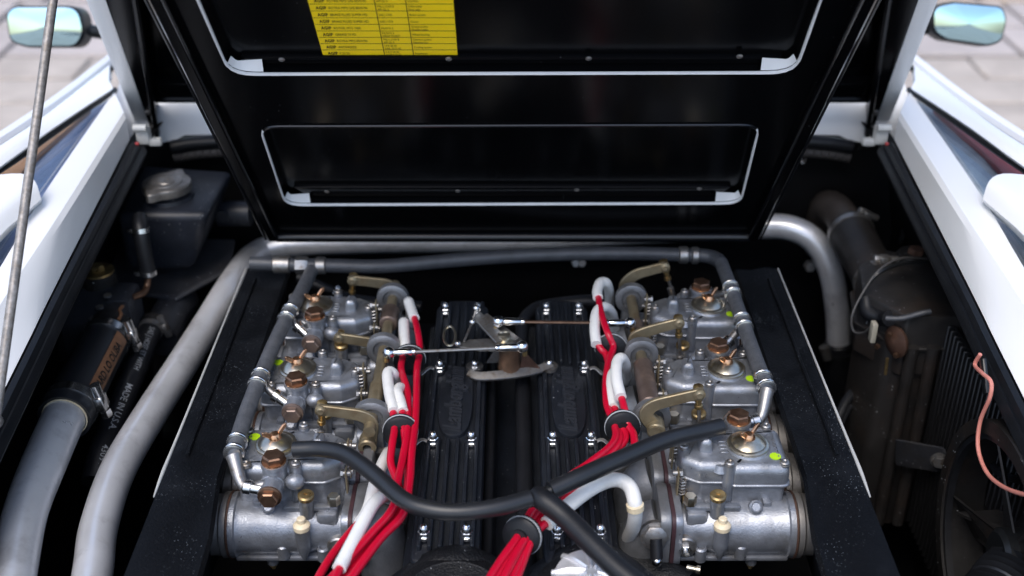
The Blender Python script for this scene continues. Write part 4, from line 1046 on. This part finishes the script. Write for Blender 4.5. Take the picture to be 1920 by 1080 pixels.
# ================================================================== COOLING, expansion tank side
pts = pz((165, 1130, .665), (176, 1060, .665), (186, 985, .665), (222, 880, .665), (285, 772, .668), (345, 678, .672), (400, 590, .678), (440, 525, .684)) + [ay(478, 478, 2.10), ay(540, 459, 2.14), ay(700, 452, 2.15), ay(960, 448, 2.15), ay(1250, 432, 2.14), ay(1410, 425, 2.12), ay(1480, 427, 2.10), ay(1530, 455, 2.08), ay(1558, 510, 2.06), ay(1570, 580, 2.05), ay(1573, 645, 2.04)]
t = thing('crossover_coolant_pipe', 'long bare aluminium pipe sweeping under the lid from side to side', 'coolant pipe', pts[7])
part(MB().tube(pts, [.0262, .0262, .0262, .026, .026, .0255, .025, .025, .025, .0245, .0245], 24, 7), 'pipe', 'alu', t)
t = thing('coolant_sleeve', 'black rubber sleeve at the foot of the aluminium bend, radiator side', 'hose', ay(1573, 700, 2.04))
a = ay(1573, 640, 2.04); b = ay(1577, 760, 2.03)
part(MB().cyl(a, b, .031, n=20, bev=.004), 'sleeve', 'rubber', t)
part(MB().lathe(a + (b - a) * .12, (b - a), [(.0315, 0), (.034, .001), (.034, .010), (.0315, .011)], 20), 'clamp', 'plastic_black', t)
m = MB().cyl(ay(1545, 650, 2.0), ay(1552, 672, 2.0), .010, n=10); part(m, 'clamp_screw', 'steel_dull', t)

pts = pz((18, 1130, .695), (30, 1050, .697), (48, 960, .70), (82, 870, .705), (122, 780, .708), (150, 730, .71))
solo(MB().tube(pts, [.0280, .0285, .0295, .0315, .032, .032], 24, 7), 'coolant_pipe', 'alu', 'fat aluminium pipe clamped into the labelled rubber hose', 'coolant pipe')
A = az(122, 782, .708); B = az(203, 628, .708); d = (B - A).normalized()
t = thing('radiator_hose', 'short fat black hose with a brown printed stripe', 'hose', A - V((0, 0, .04)))
part(MB().lathe(A - d * .004, d, [(.0330, .004), (.0395, 0), (.0405, .003), (.0400, .05), (.0385, .12), (.0385, (B - A).length), (.033, (B - A).length + .004)], 28), 'hose', 'rubber_soft', t)
part(MB().lathe_closed(A - d * .0055, d, [(.0326, .002), (.0340, .002), (.0340, .0045), (.0326, .0045)], 28), 'sealant_ring', 'cream', t)
LH = (B - A).length; u, v, _ = basis(d)
def wrapf(phi, rad, off=0.):
    return lambda a, b: A + d * (off + a) + (u * math.cos(phi + b / rad) + v * math.sin(phi + b / rad)) * (rad + .0006)
# find the phi that looks right-and-up towards the camera
def phi_to(dirv): dirv = V(dirv); return math.atan2(dirv.dot(v), dirv.dot(u))
ph = phi_to((.86, -.25, .42))
b_ = bmesh.new(); ga = []
for i in range(9):
    for j in range(6): ga.append(b_.verts.new(wrapf(ph, .0400, -.002)(.045 + i / 8 * (LH - .075), (j / 5 - .5) * .026)))
for i in range(8):
    for j in range(5): b_.faces.new((ga[i * 6 + j], ga[i * 6 + j + 1], ga[(i + 1) * 6 + j + 1], ga[(i + 1) * 6 + j]))
lb = part(MB().merge(b_), 'label', 'label_brown', t)
m = MB(); ww = wrapf(ph, .0408, 0)
add_text(m, 'CARD LO OLIBA', .019, lambda a, b: ww(.045 + a * .95, -(b - .0065)), bold=.0004); part(m, 'print', 'print_black', lb)
def clamp(t, o, d, r, scr, w_=.013, mat='steel', k=1.):
    u, v, d = basis(d)
    m = MB().lathe_closed(o, d, [(r, -w_ / 2), (r + .0018, -w_ / 2), (r + .0018, w_ / 2), (r, w_ / 2)], 32); c = part(m, 'clamp', mat, t)
    scr = V(scr); scr = (scr - d * scr.dot(d)).normalized(); tg = d.cross(scr)
    p = o + scr * (r + .007 * k)
    m = MB().box(p, (.018 * k, .017 * k, .011 * k), F((0, 0, 0), tg, d, scr), bev=.003); m.hexa(p + tg * .010 * k, tg, .0068 * k, .010 * k); m.cyl(p - tg * .024 * k, p + tg * .01, .006 * k, n=10)
    part(m, 'clamp_screw', 'steel_dull' if mat != 'steel' else 'steel', c)
clamp(t, A + d * .026, d, .0405, (.85, -.2, .15), .018, 'steel', 1.35); clamp(t, B - d * .018, d, .0388, (.85, -.2, .15), .018, 'steel', 1.35)
# narrow printed hose
pts = pz((180, 905, .60), (192, 850, .62), (222, 770, .64), (255, 690, .652), (285, 612, .66))
t = thing('printed_hose', 'narrow black hose with white printing, leading down from the tank', 'hose', pts[0])
part(MB().tube(pts, [.0225, .022, .021, .021, .0205], 20, 7), 'hose', 'rubber', t)
path = catmull(pts, 12); tot = sum((b - a).length for a, b in zip(path, path[1:]))
def hoset(s, start, size, m):
    def fn(a, b):
        p, dd = along(path, tot - start - a); uu, vv, _ = basis(dd); dv = V((.45, -.35, .75)); dv = (dv - dd * dv.dot(dd)).normalized(); sd_ = dd.cross(dv)
        an = -(b - size * .35) / .0215; return p + (dv * math.cos(an) - sd_ * math.sin(an)) * .0222
    add_text(m, s, size, fn, bold=.00012)
for tx_ in (('SAE J HOSE ET WITH', .030, .013), ('MADE IN U.S.A.', .185, .015), ('4309148  C100', .315, .014)):
    m = MB(); hoset(*tx_, m); part(m, 'print', 'hose_text', t)
clamp(t, pts[-1] + (pts[-2] - pts[-1]).normalized() * .012, pts[-1] - pts[-2], .0205, (.9, -.25, .2), .012, 'steel_dull')
part(MB().lathe(pts[-1], pts[-1] - pts[-2], [(.0195, 0), (.021, .004), (.022, .012), (.015, .02)], 18), 'end_rim', 'dirty_black', t)
# expansion tank
zt_ = .828
tp = [az(215, 402, zt_), az(392, 402, zt_), az(440, 318, zt_), az(262, 306, zt_)]
bt = [az(238, 512, .70), az(362, 508, .70), az(400, 420, .70), az(260, 410, .70)]
t = thing('expansion_tank', 'black sheet metal expansion tank under the bay corner', 'expansion tank', (bt[0] + bt[2]) / 2)
b_ = bmesh.new(); lo = [b_.verts.new(p) for p in bt]; hi = [b_.verts.new(p) for p in tp]
b_.faces.new(lo[::-1]); b_.faces.new(hi)
for i in range(4): b_.faces.new((lo[i], lo[(i + 1) % 4], hi[(i + 1) % 4], hi[i]))
bmesh.ops.recalc_face_normals(b_, faces=b_.faces[:])
bmesh.ops.bevel(b_, geom=b_.edges[:], offset=.017, segments=4, profile=.5, affect='EDGES')
bmesh.ops.recalc_face_normals(b_, faces=b_.faces[:])
tk = part(MB().merge(b_), 'tank', 'satin_black', t)
cc = az(316, 368, zt_)
part(MB().lathe(cc, (0, 0, 1), [(.048, -.001), (.046, .006), (.036, .007), (.036, .016)], 28), 'filler_neck', 'satin_black', t)
capo = []
for i in range(64):
    a = 2 * math.pi * i / 64; r_ = .0450
    for lobe in (R(78), R(252)):
        dd = abs((a - lobe + math.pi) % (2 * math.pi) - math.pi)
        r_ += .017 * math.exp(-(dd / .24) ** 2)
    capo.append((cc.x + r_ * math.cos(a), cc.y + r_ * math.sin(a)))
cpm = MB().prism(capo, FZ, zt_ + .014, zt_ + .030, .004, 3); cpm.lathe((cc.x, cc.y, zt_ + .029), (0, 0, 1), [(.030, 0), (.029, .0025), (.018, .003), (.0165, .0045), (.010, .0045), (.004, .0035), (.003, .001), (0, .001)], 28)
part(cpm, 'pressure_cap', 'cap_metal', t, 'worn grey brown metal pressure cap with two ears')
# overflow hose, copper tail, shelf, bolt
ov_ = [ay(262, 408, 1.86), ay(264, 432, 1.83), ay(270, 470, 1.82), ay(279, 518, 1.815)]
t = thing('overflow_hose', 'thin black hose down the front of the expansion tank', 'hose', ov_[-1])
part(MB().tube(ov_, .0135, 14, 6), 'hose', 'rubber', t)
for q, dq in ((ov_[1], ov_[2] - ov_[1]), (ov_[3] + (ov_[2] - ov_[3]) * .15, ov_[3] - ov_[2])):
    c = part(MB().lathe_closed(q, dq, [(.0137, -.004), (.0155, -.004), (.0155, .004), (.0137, .004)], 18), 'clip', 'steel', t)
    part(MB().box(q + V((-.016, -.004, .0)), (.014, .006, .008), bev=.001), 'clip_ear', 'steel', c)
part(MB().tube([ov_[3] + V((0, 0, .01)), ay(276, 535, 1.81), ay(268, 550, 1.79), ay(248, 558, 1.77)], .006, 10, 5), 'copper_tail', 'copper', t)
sh = [az(195, 540, .665), az(330, 560, .665), az(430, 505, .68), az(440, 450, .69), az(230, 440, .69)]
m = MB().sheet([sh], .006, (0, 0, 1)); m.tube(sh[:3], .006, 8, 3, smooth=False); solo(m, 'tank_shelf', 'header_black', 'black shelf plate folded under the expansion tank', 'bracket')
# thermostat block in front of the bolt
blk = [az(118, 600, .70), az(232, 612, .70), az(262, 548, .72), az(240, 530, .745), az(140, 530, .745)]
t = thing('radiator_header', 'black painted header casting with orange paint marks, above the fat hose', 'header casting', az(190, 600, .60))
m = MB().sheet([[az(112, 606, .715), az(212, 606, .722), az(252, 545, .735), az(160, 532, .735)]], .09, (0, 0, 1)); m.box(az(235, 585, .69), (.05, .07, .09), bev=.012)
part(m, 'casting', 'header_black', t)
for q in ((187, 578, .7285), (175, 599, .7245), (202, 556, .734)): part(MB().hexa(az(*q), (0, 0, 1), .0075, .004), 'bolt', 'steel_dull', t)
part(MB().tube([az(222, 600, .737), az(227, 590, .738), az(224, 582, .738), az(230, 574, .739)], .003, 6), 'paint_mark', 'label_brown', t)
part(MB().lathe(B + d * .004, d, [(.0345, 0), (.036, .006), (.036, .02)], 24), 'outlet', 'dirty_black', t)
m = MB()
for i in range(12): m.box(az(92 + i * 5, 640 - i * .4, .66), (.005, .06, .05))
part(m, 'core_fins', 'fin_black', t)['kind'] = 'stuff'
q = az(184, 510, .755)
t = thing('mounting_bolt', 'brass toned bolt on a wide washer beside the seal', 'bolt', q - V((0, 0, .03)))
part(MB().cyl(q - V((0, 0, .05)), q, .030, n=24, bev=.004), 'bush', 'dirty_black', t)
part(MB().lathe(q, (0, 0, 1), [(.028, 0), (.028, .004), (.02, .0045)], 26), 'washer', 'brass', t)
part(MB().hexa(q + V((0, 0, .004)), (0, 0, 1), .012, .010), 'head', 'brass', t)
solo(MB().box(q - V((.02, 0, .115)), (.14, .12, .13), bev=.015), 'mounting_bracket', 'header_black', 'dirty black bracket under the brass toned bolt', 'bracket')
m = MB().tube([az(300, 640, .62), az(320, 590, .63), az(340, 560, .63)], .035, 16); solo(m, 'outlet_elbow', 'header_black', 'dirty black elbow between the printed hose and the aluminium pipe', 'elbow')
m = MB().cyl(ay(410, 400, 2.05), ay(470, 400, 2.05), .025, n=18); m.lathe(ay(418, 402, 2.03), (0, -1, 0), [(.012, 0), (.012, .01), (.006, .01)], 12); solo(m, 'bay_pipe', 'satin_black', 'short black pipe end beside the expansion tank', 'pipe')

# ================================================================== COOLING, radiator side
pts = [ay(1540, 470, 2.17), ay(1542, 420, 2.165), ay(1552, 388, 2.14), ay(1575, 402, 2.08), ay(1600, 442, 2.0)]
solo(MB().tube(pts, .0335, 20, 7), 'metal_elbow', 'elbow_brown', 'dull metal elbow bent towards the dirty rubber hose', 'coolant pipe')
bpy.context.view_layer.update()
A = ay(1592, 430, 2.02); B = ay(1655, 545, 1.82); d = (B - A).normalized(); LH = (B - A).length
t = thing('dirty_hose', 'dusty brown black hose clamped between elbow and radiator tank', 'hose', A - V((0, 0, .05)))
part(MB().lathe(A, d, [(.037, 0), (.0425, .001), (.0425, .03), (.041, LH * .5), (.042, LH)], 26), 'hose', 'header_brown', t)
clamp(t, A + d * .014, d, .0425, (.45, -.2, .8), .013, 'steel_dull'); clamp(t, B - d * .03, d, .042, (.1, -.2, .95), .013, 'steel_dull')
t = thing('radiator', 'dusty black radiator with a fan shroud standing along the bay wall', 'radiator', (.72, 1.5, .3))
X0_ = .62
m = MB().prism(round_poly([(.632, 1.672), (.735, 1.672), (.745, 1.80), (.66, 1.83), (.61, 1.78)], .02, 4), FZ, .30, .705, .008, 2)
hd = part(m, 'header_tank', 'header_brown', t)
for q in (1712, 1752):
    p = ay(q, 640, 1.655); part(MB().tube([V((p.x, 1.653, .70)), V((p.x, 1.650, .55)), V((p.x, 1.650, .32))], .011, 10, 3), 'tank_ridge', 'header_brown', hd)
m = MB().prism(round_poly([(.60, 1.74), (.655, 1.66), (.76, 1.66), (.775, 1.86), (.68, 1.90), (.62, 1.84)], .010, 3), FZ, .64, .755, .006, 2); m.prism(round_poly([(.594, 1.74), (.651, 1.652), (.766, 1.652), (.781, 1.866), (.68, 1.908), (.614, 1.845)], .010, 3), FZ, .690, .697, .002, 1, 'all'); part(m, 'top_tank', 'header_brown', t)
m = MB().sph(ay(1660, 545, 1.81), .044, 18, (1, 1.1, .85)); part(m, 'inlet_bulge', 'header_brown', t)
p = ay(1716, 480, 1.87); m = MB().lathe(p - V((0, 0, .05)), (0, 0, 1), [(.035, 0), (.034, .05), (.030, .056), (.027, .056)], 24); bo = part(m, 'bleed_boss', 'dirty_black', t)
m = MB().hexa(p + V((0, 0, .006)), (0, 0, 1), .015, .010); part(m, 'bleed_plug', 'rust', bo)
# core: thin tubes side by side facing the engine
part(MB().box((.755, 1.27, .53), (.03, .74, .42)), 'core_back', 'bay_black', t)
core = None
tb = MB().box((0, 0, 0), (.012, .0055, .42), bev=.0015, seg=1).mesh('core_tube', 'fin_black')
fn = MB()
for k in range(46):
    y = 1.655 - k * .0155
    o = bpy.data.objects.new('core_tube', tb); C.objects.link(o); o.parent = t; o.location = V((.728, y, .53)) - V(t.location)
for k in range(52): fn.box((.734, 1.29, .325 + k * .0081), (.004, .72, .0016))
part(fn, 'core_fins', 'fin_black', t)['kind'] = 'stuff'
m = MB().ring((.655, 1.225, .63), (1, 0, 0), .170, .190, .065, 56); part(m, 'shroud', 'dirty_black', t)
m = MB().ring((.659, 1.225, .63), (1, 0, 0), .162, .171, .01, 56); part(m, 'shroud_lip', 'rubber', t)
for k in range(5):
    a = R(200) + 2 * math.pi * k / 5
    d1 = V((0, math.cos(a), math.sin(a))); d2 = V((0, -math.sin(a), math.cos(a)))
    o = V((.69, 1.225, .63))
    part(MB().sheet([[o + d1 * .03 - d2 * .015, o + d1 * .16 - d2 * .05 + V((.02, 0, 0)), o + d1 * .162 + d2 * .02 - V((.02, 0, 0)), o + d1 * .03 + d2 * .02]], .003), 'fan_blade', 'dirty_black', t)
part(MB().cyl((.67, 1.225, .63), (.71, 1.225, .63), .04, n=20, bev=.006), 'fan_hub', 'plastic_black', t)
m = MB().sheet([[ay(1682, 826, 1.62), ay(1772, 842, 1.55), ay(1782, 870, 1.55), ay(1772, 888, 1.55), ay(1682, 872, 1.62)]], .006, (.2, -1, .1)); brk = part(m, 'bracket', 'header_black', t)
p = ay(1760, 864, 1.548); m = MB().hexa(p, (-.3, -1, .2), .011, .010); m.cyl(p + V((0, .004, 0)), p, .014, n=14); part(m, 'bracket_bolt', 'steel_dull', brk)
# thermo switch
p = ay(1662, 640, 1.66)
t = thing('thermo_switch', 'rusty round thermostatic switch with a cream plug on the radiator tank', 'thermo switch', p - V((0, 0, .05)))
f = F(p, (0, -1, 0), (0, 0, 1), (-1, 0, 0))
part(MB().lathe(p + V((.02, 0, 0)), (-.93, -.36, 0), [(.026, 0), (.028, .006), (.022, .010), (.018, .011), (.010, .016), (0, .017)], 22), 'flange', 'rust', t)
for k in range(3):
    a = R(90 + 120 * k); part(MB().hexa(p + V((.0, -.012, 0)) + V((math.cos(a) * .65, -math.cos(a) * .75, math.sin(a))) * .021, (-.75, -.65, 0), .005, .005), 'flange_bolt', 'copper', t)
part(MB().box(ay(1637, 622, 1.645), (.009, .016, .036), bev=.002), 'plug', 'cream_dull', t)
part(MB().cyl(ay(1664, 672, 1.63), ay(1660, 702, 1.63), .0028, n=8), 'terminal', 'brass', t)
hp = [ay(1622, 560, 1.74), ay(1628, 585, 1.72), ay(1655, 596, 1.70), ay(1668, 597, 1.68)]
solo(MB().tube(hp, .0135, 12, 6), 'bypass_hose', 'rubber', 'small black bypass hose above the thermostatic switch', 'hose')
solo(MB().tube([ay(1660, 597, 1.66), ay(1690, 597, 1.655), ay(1725, 588, 1.65), ay(1745, 584, 1.65)], .005, 10, 5), 'bypass_tube', 'hose_smooth', 'thin bent metal tube along the top of the radiator tank', 'tube')
solo(MB().tube([ay(1740, 485, 1.80), ay(1690, 484, 1.77), ay(1650, 505, 1.74), ay(1620, 545, 1.72), ay(1598, 590, 1.70), ay(1600, 620, 1.69), ay(1618, 624, 1.67), ay(1634, 612, 1.65)], .0020, 8, 6), 'switch_wire', 'grey_wire', 'thin grey wire looping from the radiator to the cream plug', 'wire')
solo(MB().tube([ay(1738, 492, 1.79), ay(1690, 494, 1.765), ay(1648, 512, 1.735), ay(1622, 540, 1.73)], .0036, 8, 6), 'second_wire', 'plastic_black', 'short black wire lying beside the grey loop over the hose', 'wire')
# pink wire hanging from the seal
pp = [ax(1838, 664, .648), ax(1828, 684, .646), ax(1842, 700, .642), ax(1858, 716, .646), ax(1856, 745, .646), ax(1838, 790, .646), ax(1834, 840, .646), ax(1850, 885, .646), ax(1880, 912, .646), ax(1925, 928, .646), ax(1980, 930, .646)]
solo(MB().tube(pp, .0028, 8, 7), 'pink_wire', 'pink_wire', 'salmon pink wire hanging from the seal over the fan shroud', 'wire')
m = MB().box(ax(1846, 706, .650), (.006, .05, .014), F((0, 0, 0), (1, 0, 0), (0, .7, .7), (0, -.7, .7)), bev=.002); solo(m, 'wire_bracket', 'plastic_black', 'small black bracket holding the pink wire', 'bracket')
solo(MB().tube([ax(1840, 800, .72), ax(1848, 850, .72), ax(1880, 890, .72), ax(1940, 905, .72)], .006, 8, 6), 'fan_cable', 'rubber', 'black cable hanging behind the pink wire', 'cable')
q = [az(1795, 960, .60), az(1960, 950, .62), az(1960, 1010, .62), az(1850, 985, .60)]
solo(MB().sheet([q], .005, (0, 0, 1)), 'guard_plate', 'dirty_black', 'pointed black guard plate with a rusty edge under the fan shroud', 'guard plate')
m = MB(); pts = catmull([az(1850, 1150, .60), az(1890, 1105, .61), az(1930, 1060, .62), az(1990, 1000, .63)], 20)
rads = [.044 + .009 * math.sin(i * 1.5) for i in range(len(pts))]; m.tube(pts, rads, 24, 1, smooth=False)
solo(m, 'ribbed_duct', 'rubber_soft', 'black ribbed air duct in the corner below the guard plate', 'duct', smooth=20)
for k, (dx, lab) in enumerate(((0, 'outer of two black cables curving down beside the air box'), (16, 'inner of two black cables curving down beside the air box'))):
    solo(MB().tube([ay(1640, 715 + dx, 1.80), ay(1600, 735 + dx, 1.76), ay(1575, 775 + dx, 1.72), ay(1560, 830 + dx, 1.68), ay(1565, 900, 1.66)], .009, 10, 6), 'bay_cable', 'rubber_soft', lab, 'cable')
# odds and ends in the dark under the lid
p = ay(630, 552, 1.86); m = MB().sph(p, .008, 10); m.sph(p + V((.004, 0, .012)), .006, 10); m.sph(p + V((-.006, -.004, -.010)), .007, 10); solo(m, 'ball_chain', 'chrome', 'few bright chain beads in the dark behind a carburettor', 'chain')
solo(MB().tube([ay(560, 520, 1.95), ay(620, 545, 1.92), ay(660, 560, 1.88), ay(720, 568, 1.85), ay(790, 575, 1.84)], .010, 10, 6), 'dark_cable', 'rubber', 'black cable in the dark behind the carburettors', 'cable')
for (x, y, n_) in ((1085, 492, 'pair'), ):
    m = MB(); 
    for dx in (-6, 6): m.hexa(ay(x + dx, y, 1.98), (0, -1, .3), .008, .012)
    solo(m, 'bulkhead_bolts', 'steel_dull', 'pair of dull bolt heads on the dark bulkhead under the lid', 'bolts')
solo(MB().hexa(ay(1517, 497, 2.1), (0, -1, .2), .012, .014), 'bulkhead_nut', 'steel_dull', 'lone dull nut in the dark beside the aluminium bend', 'nut')
solo(MB().tube([ay(1690, 330, 2.15), ay(1700, 400, 2.12), ay(1690, 455, 2.05)], .005, 8), 'bulkhead_wire', 'rubber_soft', 'dark wire on the bulkhead behind the dusty hose', 'wire')
m = MB().tube([ay(1503, 290, 2.16), ay(1508, 286, 2.15), ay(1510, 298, 2.15), ay(1505, 306, 2.15), ay(1501, 298, 2.15), ay(1503, 288, 2.15)], .0025, 8, 4); m.cyl(ay(1498, 285, 2.16), ay(1528, 284, 2.16), .002, n=6); solo(m, 'hook', 'steel', 'small bright wire hook hanging below the bulkhead seal', 'hook')
